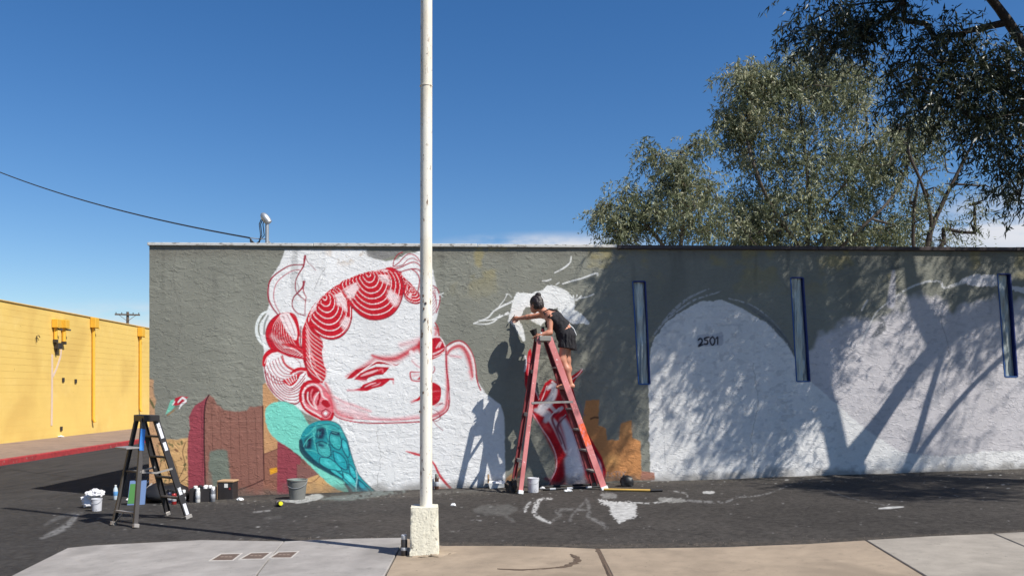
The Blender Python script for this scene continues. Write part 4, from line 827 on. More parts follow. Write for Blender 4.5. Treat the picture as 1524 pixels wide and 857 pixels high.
# coping: worn white metal on the left, dark on the right
ux = wall_uv(918, 372)[0]
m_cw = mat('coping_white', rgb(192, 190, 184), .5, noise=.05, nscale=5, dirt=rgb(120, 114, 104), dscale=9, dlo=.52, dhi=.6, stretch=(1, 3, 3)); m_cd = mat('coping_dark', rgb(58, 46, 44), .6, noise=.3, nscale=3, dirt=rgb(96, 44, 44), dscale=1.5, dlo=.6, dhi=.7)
u0 = -.02; k = 0
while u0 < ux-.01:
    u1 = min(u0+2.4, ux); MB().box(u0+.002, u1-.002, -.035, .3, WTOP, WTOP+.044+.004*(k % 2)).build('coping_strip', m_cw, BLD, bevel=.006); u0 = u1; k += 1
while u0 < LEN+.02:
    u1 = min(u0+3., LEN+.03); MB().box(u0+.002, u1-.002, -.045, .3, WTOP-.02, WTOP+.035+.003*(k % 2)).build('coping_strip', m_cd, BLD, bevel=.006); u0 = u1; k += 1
# slit windows: recess lined with blue masking tape, wrinkled film over the pane
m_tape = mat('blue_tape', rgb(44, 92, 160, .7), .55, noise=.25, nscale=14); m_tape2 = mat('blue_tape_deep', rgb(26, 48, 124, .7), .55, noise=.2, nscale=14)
m_film = mat('masking_film', rgb(164, 170, 166), .2, noise=.35, nscale=10, bump=.02, bscale=14, spec=.8, stretch=(1.6, 1, .22)); m_dark = mat('window_dark', rgb(40, 42, 44), .3)
WL = ['slit window in blue tape beside the ladder end of the white dome', 'slit window in blue tape over the right slope of the white dome', 'slit window in blue tape standing in the lilac wall']
for q in WIN:
    (a, za), (b, zb), (c2, zc2), (d, zd) = q; w = empty('slit_window'); w.parent = BLD
    D = .115; e = .012
    def quadbox(p0, p1, p2, p3, y0, y1): # quad in wall plane, extruded in depth
        m_ = MB(); vs = [(p[0], y, p[1]) for y in (y0, y1) for p in (p0, p1, p2, p3)]
        return m_.add(vs, [(0, 1, 2, 3), (7, 6, 5, 4), (0, 4, 5, 1), (1, 5, 6, 2), (2, 6, 7, 3), (3, 7, 4, 0)])
    A_, B_, C_, D_ = (a, za), (b, zb), (c2, zc2), (d, zd)
    off = lambda p, du, dz: (p[0]+du, p[1]+dz)
    t_ = .013
    quadbox(off(D_, -t_, -t_*.5), off(D_, .004, 0), off(A_, .004, 0), off(A_, -t_, t_*.5), -.006, D).build('left_jamb', m_tape, w)
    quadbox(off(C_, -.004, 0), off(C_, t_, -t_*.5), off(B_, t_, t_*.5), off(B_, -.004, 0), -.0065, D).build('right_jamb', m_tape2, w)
    quadbox(off(D_, .0045, -t_), off(C_, -.0045, -t_), off(C_, -.0045, .006), off(D_, .0045, .006), -.005, D).build('sill_tape', m_tape, w)
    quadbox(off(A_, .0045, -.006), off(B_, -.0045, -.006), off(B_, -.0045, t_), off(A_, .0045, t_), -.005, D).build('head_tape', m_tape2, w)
    pn = quadbox(off(D_, -.0, -.0), off(C_, .0, -.0), off(B_, .0, .0), off(A_, -.0, .0), D+.002, D+.03).build('pane', m_dark, w)
    # wrinkled film
    nx, nz = 14, 60; V = []; Fq = []
    for j in range(nz+1):
        t = j/nz; l = np.array(A_)*(1-t)+np.array(D_)*t; r = np.array(B_)*(1-t)+np.array(C_)*t
        for i in range(nx+1):
            s_ = i/nx; p = l*(1-s_)+r*s_; bul = math.sin(math.pi*s_)**.5
            V.append((p[0], D-.04-.03*bul+.03*(float(vnoise(s_*5+t*3, t*7, 1, 1, len(V) % 1+a))-.5)*2*bul*.7, p[1]))
    for j in range(nz):
        for i in range(nx): k0 = j*(nx+1)+i; Fq.append((k0, k0+nx+1, k0+nx+2, k0+1))
    fm = link('masking_film', np_mesh('film', V, Fq), m_film, w, smooth=True)
# service mast on the roof with weatherhead, guy and overhead cable
m_galv = mat('galvanised', rgb(168, 170, 172), .45, .6, noise=.1, nscale=10); m_cable = mat('cable', rgb(30, 30, 36), .6)
mp_ = at(397.5, 366, 13.0); top_ = at(396.5, 329, 13.0)
ms = empty('service_mast', (mp_.x, mp_.y, 3.25), label='grey service mast with a hooded weatherhead above the coping', cat='mast')
MB().tube([(0, 0, 0), (0, 0, top_.z-3.25)], .028, 10).build('post', m_galv, ms, smooth=True)
hz = top_.z-3.25
M_ = Matrix.Rotation(R(-38), 3, 'Y')
MB().lathe([(.0, -.10), (.05, -.10), (.062, -.04), (.06, .02), (.045, .06), (.02, .085), (.0, .09)], (-.03, 0, hz+.05), 14, M_).build('weatherhead', m_galv, ms, smooth=True)
for k, dx in enumerate((-.115, -.10, -.07)):
    MB().tube([(-.085+k*.015, (k-1)*.02, hz+.02), (dx, (k-1)*.02, hz-.05), (dx+.02, (k-1)*.02, hz-.22), (dx+.005-.04*k, (k-1)*.02, hz-.33), (-.16-.03*k, 0, hz-.36), (-.22-.02*k, 0, hz-.32), (-.262, 0, hz-.265)], .008, 6).build('lead_wire', m_cable, ms, smooth=True)
MB().tube([(-.215, 0, hz-.365), (-.18, 0, hz-.385)], .018, 8).build('splice', m_cable, ms); MB().tube([(-.16, .01, hz-.335), (-.12, .01, hz-.36)], .018, 8).build('splice', m_cable, ms)
MB().tube([(-.26, 0, hz-.262), (-.13, 0, hz-.275), (0, 0, hz-.28)], .008, 6).build('strain_clamp', m_galv, ms)
P = at(431, 369, 13.3); MB().tube([(.01, 0, hz-.28), (P.x-mp_.x, P.y-mp_.y, P.z-3.25-.4)], .008, 6).build('guy_wire', m_galv, ms)
E0 = Vector((mp_.x-.26, mp_.y, top_.z-.262)); E1 = at(-170, 172, 24)
cv = []
for k in range(33):
    t = k/32; p = E0.lerp(E1, t); p.z -= .42*4*t*(1-t); cv.append(p)
cb = MB().tube(cv, .012, 6).build('overhead_cable', m_cable, smooth=True); tag(cb, 'black overhead cable sagging from the service mast towards the street', 'cable')
utility_pole((E1.x-.15, E1.y, -.2), E1.z+.55, 'wooden utility pole beside the yellow building carrying the overhead cable', arms=1)
# ================================================================== STREET THINGS
def lump(cx, cy, cz, rx, ry, rz, amp=.25, fr=2.2, seed=0, nu=26, nv=16, flat=True):
    b = MB(); vs = []; fs = []
    for j in range(nv+1):
        th = math.pi*j/nv
        for i in range(nu):
            ph = 2*math.pi*i/nu; d = Vector((math.sin(th)*math.cos(ph), math.sin(th)*math.sin(ph), math.cos(th)))
            k = 1+amp*2*(float(vnoise(d.x*fr+d.z*1.3+seed*3.7+9, d.y*fr-d.z*1.1+seed*1.9+9))-.5)+amp*.8*(float(vnoise(d.x*fr*2.6+seed+20, (d.y+d.z)*fr*2.6+seed+20))-.5)
            zz = d.z*rz*k
            if flat: zz = max(zz, -rz*.55)
            vs.append((cx+d.x*rx*k, cy+d.y*ry*k, cz+zz))
    for j in range(nv):
        for i in range(nu): fs.append((j*nu+i, (j+1)*nu+i, (j+1)*nu+(i+1) % nu, j*nu+(i+1) % nu))
    return b.add(vs, fs)
# ---- white street pole in its concrete footing
m_cream = mat('pole_paint', rgb(228, 222, 208, .92), .55, noise=.08, nscale=6, dirt=rgb(112, 82, 62), dscale=24, dlo=.575, dhi=.64, spots=rgb(70, 48, 38), sscale=60, slo=.69, shi=.71, stain=rgb(200, 186, 160), tscale=2.5, tlo=.5, thi=.66, bump=.001, bscale=60, stretch=(1, 1, .35))
m_foot2 = mat('footing_paint', rgb(218, 212, 192, .92), .8, noise=.07, nscale=8, dirt=rgb(112, 104, 92), dscale=15, dlo=.60, dhi=.68, spots=rgb(60, 54, 48), sscale=45, slo=.68, shi=.71, bump=.006, bscale=50)
pb = ground(632, 823, .022)
PO = empty('street_pole', tuple(pb), R(4), label='tall white painted street pole set in a square concrete footing', cat='pole')
n = 14; vs = []; fs = []
for j in range(n+1):                                   # footing: chipped tapered block
    t = j/n; hw = .128-.010*t
    ring = []
    for side in range(4):
        for i in range(n):
            s_ = -1+2*i/n; p = [(s_, -1), (1, s_), (-s_, 1), (-1, -s_)][side]
            corner = max(0, abs(s_)-.8)/.2
            ch = (.010*corner*float(vnoise(j*.9+side*7, side*5+t*3, 2.2, 2.2))+.004*float(vnoise(i*.7, j*.7+side*9))) if j else 0
            ring.append(((p[0]*(hw-ch)), (p[1]*(hw-ch)), -.03+t*.445-(ch*.6 if j == n else 0)))
    vs += ring
m4 = 4*n
for j in range(n):
    for i in range(m4): fs.append((j*m4+i, j*m4+(i+1) % m4, (j+1)*m4+(i+1) % m4, (j+1)*m4+i))
fs.append(tuple(n*m4+i for i in range(m4)))
b_ = MB(); b_.add(vs, fs); b_.build('footing', m_foot2, PO)
MB().tube([(.012, .01, .40), (.012, .01, 2), (.015, .01, 5), (.02, .01, 8.2)], [.054, .053, .051, .048], 24).build('shaft', m_cream, PO, smooth=True)
MB().lathe([(.054, 0), (.058, .004), (.058, .05), (.054, .055)], (.02, .01, 8.2), 20).build('cap', m_cream, PO, smooth=True)
MB().lathe([(.0555, 0), (.0565, .004), (.0555, .01)], (.013, .01, 4.07), 24).build('joint_band', m_cream, PO, smooth=True)
m_rust = mat('rust', rgb(80, 56, 44), .9, noise=.3, nscale=40)
for px, py, w in ((633, 441, 4), (637, 452, 3), (634, 460, 3), (636, 476, 3), (633, 584, 3), (628, 612, 4)):
    zz = CH+(HY-py)/F*pb.y-pb.z; xx = (px-637)/F*pb.y+.012
    MB().box(xx-.006, xx+.006, -.05, -.0415-max(0, abs(xx-.012)-.02)*-.25, zz-.011, zz+.011).build('bolt', m_rust, PO, bevel=.003)
ap = lump(0, 0, 0, .2, .19, .016, .35, 3, 5).build('mortar_skirt', mc_tan, PO, smooth=True); ap.location = (.05, -.02, .003)
# ---- spray cans, buckets and other painter's gear
m_can = {k: mat('can_'+k, v, .35, .2, spec=.6) for k, v in dict(white=rgb(214, 212, 208), grey=rgb(120, 122, 128), black=rgb(34, 32, 34), dark=rgb(58, 54, 54), navy=rgb(38, 42, 66), red=rgb(150, 40, 40), brown=rgb(86, 60, 50), silver=rgb(176, 178, 182)).items()}
m_yc = mat('yellow_cap', rgb(216, 214, 40), .4); m_capw = mat('white_cap', rgb(226, 226, 224), .4); m_capb = mat('black_cap', rgb(26, 26, 28), .4)
def spray_can(loc, body, cap, label, h=.19, r=.032, rot=None, group=None):
    o = empty('spray_can', tuple(loc), label=label, cat='spray can', group=group)
    if rot: o.rotation_euler = rot
    b = MB().lathe([(r*.9, 0), (r, .006), (r, h*.72), (r*.94, h*.76), (r*.6, h*.82), (r*.5, h*.83)], (0, 0, 0), 16).build('body', m_can[body], o, smooth=True)
    MB().lathe([(r*.99, h*.22), (r*1.012, h*.225), (r*1.012, h*.5), (r*.99, h*.505)], (0, 0, 0), 16).build('label_band', m_can['silver' if body != 'silver' else 'navy'], b, smooth=True)
    MB().lathe([(r*.78, h*.80), (r*.86, h*.81), (r*.86, h*.97), (r*.7, h), (0, h)], (0, 0, 0), 16).build('cap', cap, o, smooth=True)
    return o
def bucket(loc, r0, r1, h, m, label, handle=True, name='bucket', cat='bucket', lid=None, spl=None):
    o = empty(name, tuple(loc), label=label, cat=cat)
    MB().lathe([(r0*.97, 0), (r0, .008), (r1, h*.93), (r1*1.05, h*.935), (r1*1.05, h), (r1*.97, h), (r1*.95, h-.01), (r0*.94, .03), (0, .03)], (0, 0, 0), 28).build('body', m, o, smooth=True)
    if handle: MB().tube([(r1*1.03*math.cos(a), -r1*1.06*abs(math.sin(a))**.8*.9-.0, h*.9-abs(math.sin(a))*h*.32) for a in np.linspace(0, math.pi, 17)], .004, 6).build('handle', m_galv, o, smooth=True)
    if lid: MB().lathe([(0, h-.03), (r1*.95, h-.03), (r1*.95, h-.022), (0, h-.02)], (0, 0, 0), 24).build('paint', lid, o, smooth=True)
    return o
m_bg = mat('bucket_grey', rgb(112, 112, 108), .6, noise=.1, nscale=9); m_bw = mat('can_white_metal', rgb(200, 200, 204), .5, .1, noise=.1, nscale=12, dirt=rgb(130, 130, 136), dscale=9, dlo=.55, dhi=.7)
m_pw = mat('wet_white_paint', rgb(226, 228, 228), .3); m_mint = mat('wet_mint_paint', rgb(150, 190, 176), .35)
p = ground(442.5, 742); bucket(p, .105, .135, .275, m_bg, 'grey plastic bucket standing on a white paint splash by the teal bulb', lid=m_mint)
p = ground(144, 760); wb = bucket(p, .058, .066, .165, m_bw, 'white paint tin under a white cloth beside the black stepladder', name='paint_tin', cat='paint tin'); 
p = ground(793.5, 732); bucket(p, .075, .078, .2, m_bw, 'white paint tin standing between the legs of the red stepladder', name='paint_tin', cat='paint tin', lid=m_pw)
m_cloth = mat('white_cloth', rgb(216, 214, 216), .9, noise=.08, nscale=6)
p = ground(137, 757); cl = lump(0, 0, 0, .10, .09, .055, .4, 2.6, 3, 36, 24, False).build('cloth', m_cloth, smooth=True); cl.location = (p.x+.0, p.y+.08, p.z+.20)
tag(cl, 'crumpled white cloth lying over the paint tin', 'cloth')
c2_ = lump(0, 0, 0, .11, .09, .11, .35, 2.6, 8, 30, 20).build('cloth', m_cloth, smooth=True); c2_.location = (p.x-.1, p.y+.16, p.z+.07); tag(c2_, 'white cloth heap on the asphalt behind the paint tin', 'cloth')
p = ground(601.5, 826, .022)
th = empty('flask', tuple(p), label='dark flask with silver collar standing against the pole footing', cat='flask')
MB().lathe([(.024, 0), (.028, .006), (.028, .13), (.024, .14)], (0, 0, 0), 16).build('body', m_can['dark'], th, smooth=True); MB().lathe([(.0285, .045), (.0292, .046), (.0292, .07), (.0285, .072)], (0, 0, 0), 16).build('collar', m_can['silver'], th, smooth=True); MB().lathe([(.0245, .14), (.026, .142), (.026, .175), (.02, .182), (0, .182)], (0, 0, 0), 16).build('lid', m_can['silver'], th, smooth=True)
p = ground(592, 827, .022)
p = ground(413, 748, .03); spray_can(p, 'black', m_yc, 'black spray can with yellow cap lying on the asphalt by the grey bucket', rot=(R(86), 0, R(28)), h=.2)
p = ground(294.5, 747); spray_can(p, 'white', m_capw, 'white spray can standing between the black stepladder and the low black crate', h=.2)
p = ground(317, 746); spray_can(p, 'grey', m_capw, 'grey spray can with white cap standing between the two dark boxes', h=.21)
p = ground(650, 728); spray_can(p, 'brown', mat('cap_grey', rgb(120, 120, 112), .5), 'brown spray can standing at the wall beside the red ribbon line', h=.23, r=.03)
m_box = mat('case_black', rgb(44, 40, 40), .55, noise=.2, nscale=8); m_card = mat('cardboard', rgb(172, 140, 106), .85, noise=.1, nscale=10); m_lbl = mat('sticker', rgb(222, 220, 214), .6)
# low crate with cans showing
p0 = ground(284, 747); p1 = ground(312, 746); cr_ = empty('crate', ((p0.x+p1.x)/2, p0.y+.12, p0.z), WROT, label='low black open crate of spray cans against the maroon paint', cat='crate')
W_, H_, D_ = (p1.x-p0.x)/2+.02, .19, .13
for nm, bx in (('front_panel', (-W_, W_, -D_, -D_+.012, .0, H_)), ('rear_panel', (-W_, W_, D_-.012, D_, .0, H_)), ('side_panel', (-W_, -W_+.012, -D_+.0125, D_-.0125, .0, H_)), ('side_panel', (W_-.012, W_, -D_+.0125, D_-.0125, .0, H_)), ('base', (-W_+.0125, W_-.0125, -D_+.0125, D_-.0125, .004, .02))): MB().box(*bx).build(nm, m_box, cr_, bevel=.003)
for k, (dx, dy, bc, cp) in enumerate(((-.09, -.05, 'white', m_capw), (-.02, -.04, 'red', m_capb), (.05, -.06, 'grey', m_capw), (.09, .02, 'black', m_capw), (-.06, .05, 'navy', m_capb), (.02, .05, 'silver', m_capw))):
    spray_can((cr_.location.x+dx, cr_.location.y+dy, cr_.location.z+.021), bc, cp, ['white spray can', 'red spray can with black cap', 'grey spray can', 'black spray can', 'navy spray can with black cap', 'silver spray can'][k]+' standing in the low black crate', h=.2, group='spray cans in the crate')
p0 = ground(324.5, 743); p1 = ground(348, 742); W_ = (p1.x-p0.x)/2; cs = empty('case', ((p0.x+p1.x)/2, p0.y+.10, p0.z), WROT-R(4), label='upright dark case with cardboard rim and a white sticker by the brown house', cat='case')
MB().box(-W_, W_, -.1, .1, 0, .245).build('body', m_box, cs, bevel=.006); MB().box(-W_-.008, W_+.008, -.108, .108, .2455, .268).build('rim', m_card, cs, bevel=.004)
MB().box(-.015, .035, -.1035, -.1005, .17, .225).build('sticker', m_lbl, cs); MB().box(.05, .075, -.103, -.1005, .14, .17).build('latch', m_can['red'], cs)
MB().box(-W_-.02, -W_-.002, -.09, .07, .0, .25).build('side_flap', m_card, cs, bevel=.003)
# water bottle
p = ground(172, 743); wbt = empty('water_bottle', tuple(p), label='clear plastic water bottle with blue label standing left of the black stepladder', cat='bottle')
m_pet = mat('clear_plastic', rgb(205, 218, 226), .12, spec=.7, alpha=.75); MB().lathe([(.028, 0), (.032, .01), (.032, .14), (.026, .165), (.013, .19), (.013, .2)], (0, 0, 0), 16).build('body', m_pet, wbt, smooth=True)
MB().lathe([(.0325, .06), (.0332, .062), (.0332, .118), (.0325, .12)], (0, 0, 0), 16).build('label_band', mat('bottle_label', rgb(84, 140, 190), .5), wbt, smooth=True); MB().lathe([(.015, .195), (.016, .198), (.016, .212), (0, .215)], (0, 0, 0), 12).build('cap', m_capw, wbt, smooth=True)
# paint tray, rags and rods along the wall foot
p0, p1 = ground(726, 727), ground(752, 726); tr = empty('paint_tray', ((p0.x+p1.x)/2, p0.y+.09, p0.z), WROT+R(3), label='white roller tray at the wall foot beside the red stepladder', cat='paint tray')
W_ = (p1.x-p0.x)/2
t_ = MB(); t_.add([(-W_, -.1, .085), (W_, -.1, .075), (W_, .1, .09), (-W_, .1, .1), (-W_*.8, -.07, .035), (W_*.8, -.07, .05), (W_*.8, .07, .05), (-W_*.8, .07, .035), (-W_*.82, -.08, .0), (W_*.82, -.08, .02), (W_*.82, .08, .02), (-W_*.82, .08, 0)], [(0, 1, 5, 4), (1, 2, 6, 5), (2, 3, 7, 6), (3, 0, 4, 7), (4, 5, 6, 7), (0, 8, 9, 1), (1, 9, 10, 2), (2, 10, 11, 3), (3, 11, 8, 0), (8, 11, 10, 9)])
t_.build('body', m_capw, tr); MB().tube([(-W_*.5, -.03, .075), (W_*.55, .0, .085)], .026, 12).build('roller', m_cloth, tr, smooth=True); MB().tube([(W_*.55, 0, .085), (W_*.8, 0, .09), (W_*.85, -.06, .095)], .005, 6).build('roller_wire', m_galv, tr, smooth=True); MB().box(-W_*1.05, -W_*.86, -.05, .05, .08, .2).build('splash_card', m_card, tr)
m_rag = mat('dark_rag', rgb(74, 64, 56), .95, noise=.3, nscale=14)
p = ground(765, 733); rg = lump(0, 0, 0, .11, .13, .13, .4, 2.8, 12).build('rag', m_rag, smooth=True); rg.location = (p.x, p.y+.1, p.z+.06); tag(rg, 'dark paint-stained rag heap by the left legs of the red stepladder', 'rag')
m_ypole = mat('wood_pole_yellow', rgb(206, 166, 84), .6, noise=.15, nscale=10, stretch=(.2, 1, 1)); m_bp = mat('black_plastic', rgb(26, 25, 26), .5)
a, b = ground(899, 728, .022), ground(968, 729.5, .022); yp = empty('extension_pole', tuple((a+b)/2), label='yellow wooden extension pole lying on the asphalt below the tan blocks', cat='pole')
MB().tube([a-(a+b)/2, b-(a+b)/2], .017, 10).build('shaft', m_ypole, yp, smooth=True); MB().tube([(b-a)*.5, (b-a)*.5+Vector((.16, .0, .004))], .019, 10).build('grip', m_bp, yp, smooth=True)
a, b = ground(808, 728, .016), ground(893, 724, .016); rd = empty('roller_pole', tuple((a+b)/2), label='black roller pole with white collars lying behind the red stepladder', cat='pole')
MB().tube([a-(a+b)/2, b-(a+b)/2], .015, 10).build('shaft', m_bp, rd, smooth=True)
for t in (.12, .42, .75): q = a.lerp(b, t)-(a+b)/2; MB().tube([q, q+(b-a)*.1], .0165, 10).build('collar', m_can['silver'], rd, smooth=True)
a, b = ground(800, 724, .014), ground(880, 720, .014); r2 = MB().tube([a, b], .013, 8).build('roller_pole', m_bp, smooth=True); tag(r2, 'thin black rod lying against the wall below the painted hand', 'pole')
p = ground(934, 724); bag = lump(0, 0, 0, .10, .09, .10, .18, 2, 21).build('bag', m_bp, smooth=True); bag.location = (p.x, p.y+.06, p.z+.055); tag(bag, 'small black bag against the wall below the tan blocks', 'bag')
# scraps of dried paint lying about
for k, (px, py, s_, lb) in enumerate(((807, 727.5, .035, 'curled white paint flake under the red stepladder'), (846, 731, .05, 'white crumpled paper scrap by the right legs of the red stepladder'), (357, 744, .05, 'flat white scrap on the asphalt right of the upright case'), (675, 752, .03, 'small white scrap on the asphalt beside the white pole'))):
    p = ground(px, py); o = lump(0, 0, .012, s_, s_*.7, .02, .5, 2.5, 30+k, 12, 8).build('scrap', m_paper); o.location = p; tag(o, lb, 'scrap')

# ---- stepladders
def rot_between(a, b): return (Vector(b)-Vector(a)).normalized()
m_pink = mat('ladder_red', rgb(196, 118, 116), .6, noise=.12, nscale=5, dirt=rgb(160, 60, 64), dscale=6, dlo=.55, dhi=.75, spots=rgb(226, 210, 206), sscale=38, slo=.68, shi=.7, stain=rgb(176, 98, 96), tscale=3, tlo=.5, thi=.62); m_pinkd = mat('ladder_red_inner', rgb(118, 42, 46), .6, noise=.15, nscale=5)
m_orange = mat('orange_spray', rgb(226, 92, 44), .6, noise=.2, nscale=20, dirt=rgb(206, 130, 140), dscale=14, dlo=.5, dhi=.62); m_step = mat('ladder_step', rgb(158, 152, 146), .5, .4, noise=.12, nscale=14); m_capg = mat('ladder_top_grey', rgb(138, 134, 126), .6, noise=.1, nscale=10)
m_lblk = mat('ladder_black', rgb(38, 35, 36), .5, noise=.15, nscale=7); m_lgry = mat('ladder_dark_grey', rgb(66, 62, 60), .5, noise=.15, nscale=7); m_tapeb = mat('ladder_blue_tape', rgb(52, 124, 198), .5); m_stk = mat('ladder_sticker', rgb(206, 206, 210), .5, dirt=rgb(70, 70, 74), dscale=30, dlo=.58, dhi=.66)
def gp(x, y, dz=0): return Vector((x, y, float(gz(x))+dz))
RL = empty('stepladder', (.6, 11.85, float(gz(.6))), label='tall pink-red stepladder spattered with orange that the painter stands on', cat='stepladder')
o_ = Vector(RL.location)
nL, fL, nR, fR = gp(.115, 11.47), gp(.0, 11.98), gp(1.285, 11.62), gp(1.185, 12.13)
zt = 2.235
tnL, tfL, tnR, tfR = Vector((.385, 11.72, zt)), Vector((.345, 12.0, zt)), Vector((.52, 11.735, zt)), Vector((.475, 12.01, zt))
sd = (fL-nL).normalized()
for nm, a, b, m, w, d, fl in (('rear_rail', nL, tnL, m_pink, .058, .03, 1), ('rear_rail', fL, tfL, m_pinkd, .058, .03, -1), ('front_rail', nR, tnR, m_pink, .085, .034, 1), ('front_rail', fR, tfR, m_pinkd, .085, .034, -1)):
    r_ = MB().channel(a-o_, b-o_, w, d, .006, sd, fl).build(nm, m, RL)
    t = rot_between(a, b); MB().beam(a-o_+t*.0-sd*.001, a-o_+t*.05, w+.012, d+.02, sd).build('foot_pad', m_capw if m is m_pink else m_bp, r_, bevel=.004)
    if nm == 'front_rail' and m is m_pink:
        q0, q1 = a.lerp(b, .29)-o_-sd*.0045, a.lerp(b, .43)-o_-sd*.0045; MB().beam(q0, q1, w+.002, .003, sd).build('orange_spray', m_orange, r_)
for k in range(6):
    t = (.25+k*.303)/2.2; a, b = nR.lerp(tnR, t)-o_+sd*.006, fR.lerp(tfR, t)-o_-sd*.006
    MB().beam(a+Vector((0, 0, 0)), b, .024, .095, (1, 0, 0)).build('step', m_step, RL, bevel=.003)
for t in (.2, .5, .78):
    a, b = nL.lerp(tnL, t)-o_+sd*.006, fL.lerp(tfL, t)-o_-sd*.006; MB().beam(a, b, .02, .05, (0, 0, 1)).build('rear_brace', m_step, RL)
for (a, b, c_, d_) in ((nL, tnL, nR, tnR), (fL, tfL, fR, tfR)):
    s1, s2 = a.lerp(b, .575)-o_, c_.lerp(d_, .575)-o_; off = sd*(-.028 if a is nL else .028)*1
    MB().beam(s1+off*.2, s2+off*.2, .028, .006, sd).build('spreader', m_step, RL)
cp = [tnL-o_-sd*.035, tnR-o_-sd*.035, tfR-o_+sd*.035, tfL-o_+sd*.035]; cc = sum(cp, Vector())/4
MB().prism([((q.x-cc.x)*1.22+cc.x, (q.y-cc.y)*1.05+cc.y) for q in cp], zt-o_.z-.055, zt-o_.z+.014).build('top_cap', m_capg, RL, bevel=.008, seg=2)
TOPZ = zt+.0145; TC = o_+cc
# things standing on the ladder top
t2 = empty('paint_tub', (TC.x-.105, TC.y-.03, TOPZ), label='tilted black paint tub on top of the red stepladder', cat='paint tub'); MB().lathe([(.03, 0), (.036, .004), (.052, .085), (.055, .088), (.05, .088), (.034, .02), (0, .02)], (0, 0, 0), 18, Matrix.Rotation(R(-20), 3, 'Y')).build('body', m_bp, t2, smooth=True); t2.location.z += .016
MB().tube([(.02, 0, .05), (-.05, .01, .12)], .006, 6).build('brush_handle', m_bp, t2)
spray_can((TC.x+.005, TC.y+.02, TOPZ), 'red', m_capb, 'small dark red bottle on top of the red stepladder', h=.14, r=.026)
cu = empty('cup', (TC.x-.03, TC.y-.07, TOPZ), label='small pale cup on top of the red stepladder', cat='cup'); MB().lathe([(.018, 0), (.026, .055), (.027, .058), (.023, .058), (.016, .01), (0, .01)], (0, 0, 0), 14).build('body', m_capw, cu, smooth=True); MB().lathe([(.0225, .03), (.024, .0301), (.0255, .0405), (.0245, .041)], (0, 0, 0), 14).build('band', m_can['grey'], cu, smooth=True)

BL = empty('stepladder', tuple(ground(225, 776)), label='shorter black stepladder with a fold-out shelf and blue tape on one rail', cat='stepladder')
o_ = Vector(BL.location)
A_, B_, C_, D_ = ground(168, 781), ground(202, 785), ground(281, 771), ground(250, 766)
zt = 1.19
tA, tB, tC, tD = at(203, 621, 9.98), at(214, 623, 9.78), at(232, 622, 9.93), at(211, 620, 10.12)
for q in (tA, tB, tC, tD): q.z = zt-.02
sdA = (B_-A_).normalized(); sdC = (C_-D_).normalized()
for nm, a, b, m, w, sdx, fl in (('rear_rail', A_, tA, m_lgry, .045, sdA, 1), ('rear_rail', B_, tB, m_lgry, .05, sdA, -1), ('front_rail', C_, tC, m_lblk, .07, sdC, -1), ('front_rail', D_, tD, m_lblk, .07, sdC, 1)):
    r_ = MB().channel(a-o_, b-o_, w, .026, .005, sdx, fl).build(nm, m, BL); t = rot_between(a, b); MB().beam(a-o_, a-o_+t*.045, w+.012, .045, sdx).build('foot_pad', m_step, r_, bevel=.004)
    if a is B_: MB().beam(a.lerp(b, .70)-o_, a.lerp(b, .90)-o_, w+.006, .009, sdx).build('blue_tape', m_tapeb, r_)
    if a is C_:
        for u, v in ((.04, .15), (.24, .31), (.68, .76), (.80, .95)): MB().beam(a.lerp(b, u)-o_+sdx*.0045, a.lerp(b, v)-o_+sdx*.0045, w*.55, .003, sdx).build('sticker', m_stk, r_)
for k in range(4):
    t = .2+k*.205; a, b = C_.lerp(tC, t)-o_-sdC*.005, D_.lerp(tD, t)-o_+sdC*.005; MB().beam(a, b, .02, .075, tuple((C_-B_).normalized())).build('step', m_lblk if k else m_lgry, BL, bevel=.003)
for t in (.13, .5):
    a, b = A_.lerp(tA, t)-o_+sdA*.005, B_.lerp(tB, t)-o_-sdA*.005; MB().beam(a, b, .045 if t < .2 else .02, .02, (0, 0, 1)).build('rear_brace', m_step if t < .2 else m_lgry, BL)
a, b = A_.lerp(tA, .13)-o_, B_.lerp(tB, .13)-o_
MB().beam(A_.lerp(tA, .015)-o_+sdA*.02, a.lerp(b, .4), .018, .008, (0, 0, 1)).build('corner_brace', m_step, BL); MB().beam(B_.lerp(tB, .05)-o_-sdA*.02, a.lerp(b, .72), .018, .008, (0, 0, 1)).build('corner_brace', m_step, BL)
for (a, b, c_, d_) in ((A_, tA, D_, tD), (B_, tB, C_, tC)):
    s1, s2 = a.lerp(b, .50)-o_, c_.lerp(d_, .50)-o_; md = (s1+s2)/2+Vector((0, 0, -.03)); MB().beam(s1, md, .022, .006, sdA).build('spreader', m_step, BL); MB().beam(md, s2, .022, .0055, sdA).build('spreader', m_step, BL)
cp = [q-o_ for q in (tA, tB, tC, tD)]; cc = sum(cp, Vector())/4
MB().prism([((q.x-cc.x)*1.35+cc.x, (q.y-cc.y)*1.28+cc.y) for q in cp], zt-o_.z-.06, zt-o_.z+.015).build('top_cap', m_lblk, BL, bevel=.008, seg=2)
fd = (A_.lerp(B_, .5)-C_.lerp(D_, .5)); fd.z = 0; fd.normalize()
sh0 = A_.lerp(tA, .72)-o_+Vector((0, 0, .0)); sh1 = B_.lerp(tB, .72)-o_
P4 = [sh0+fd*-.02, sh1+fd*-.02, sh1+fd*.2, sh0+fd*.2]; 
MB().prism([(q.x, q.y) for q in P4], sh0.z, sh0.z+.018).build('pail_shelf', m_step, BL, bevel=.004)
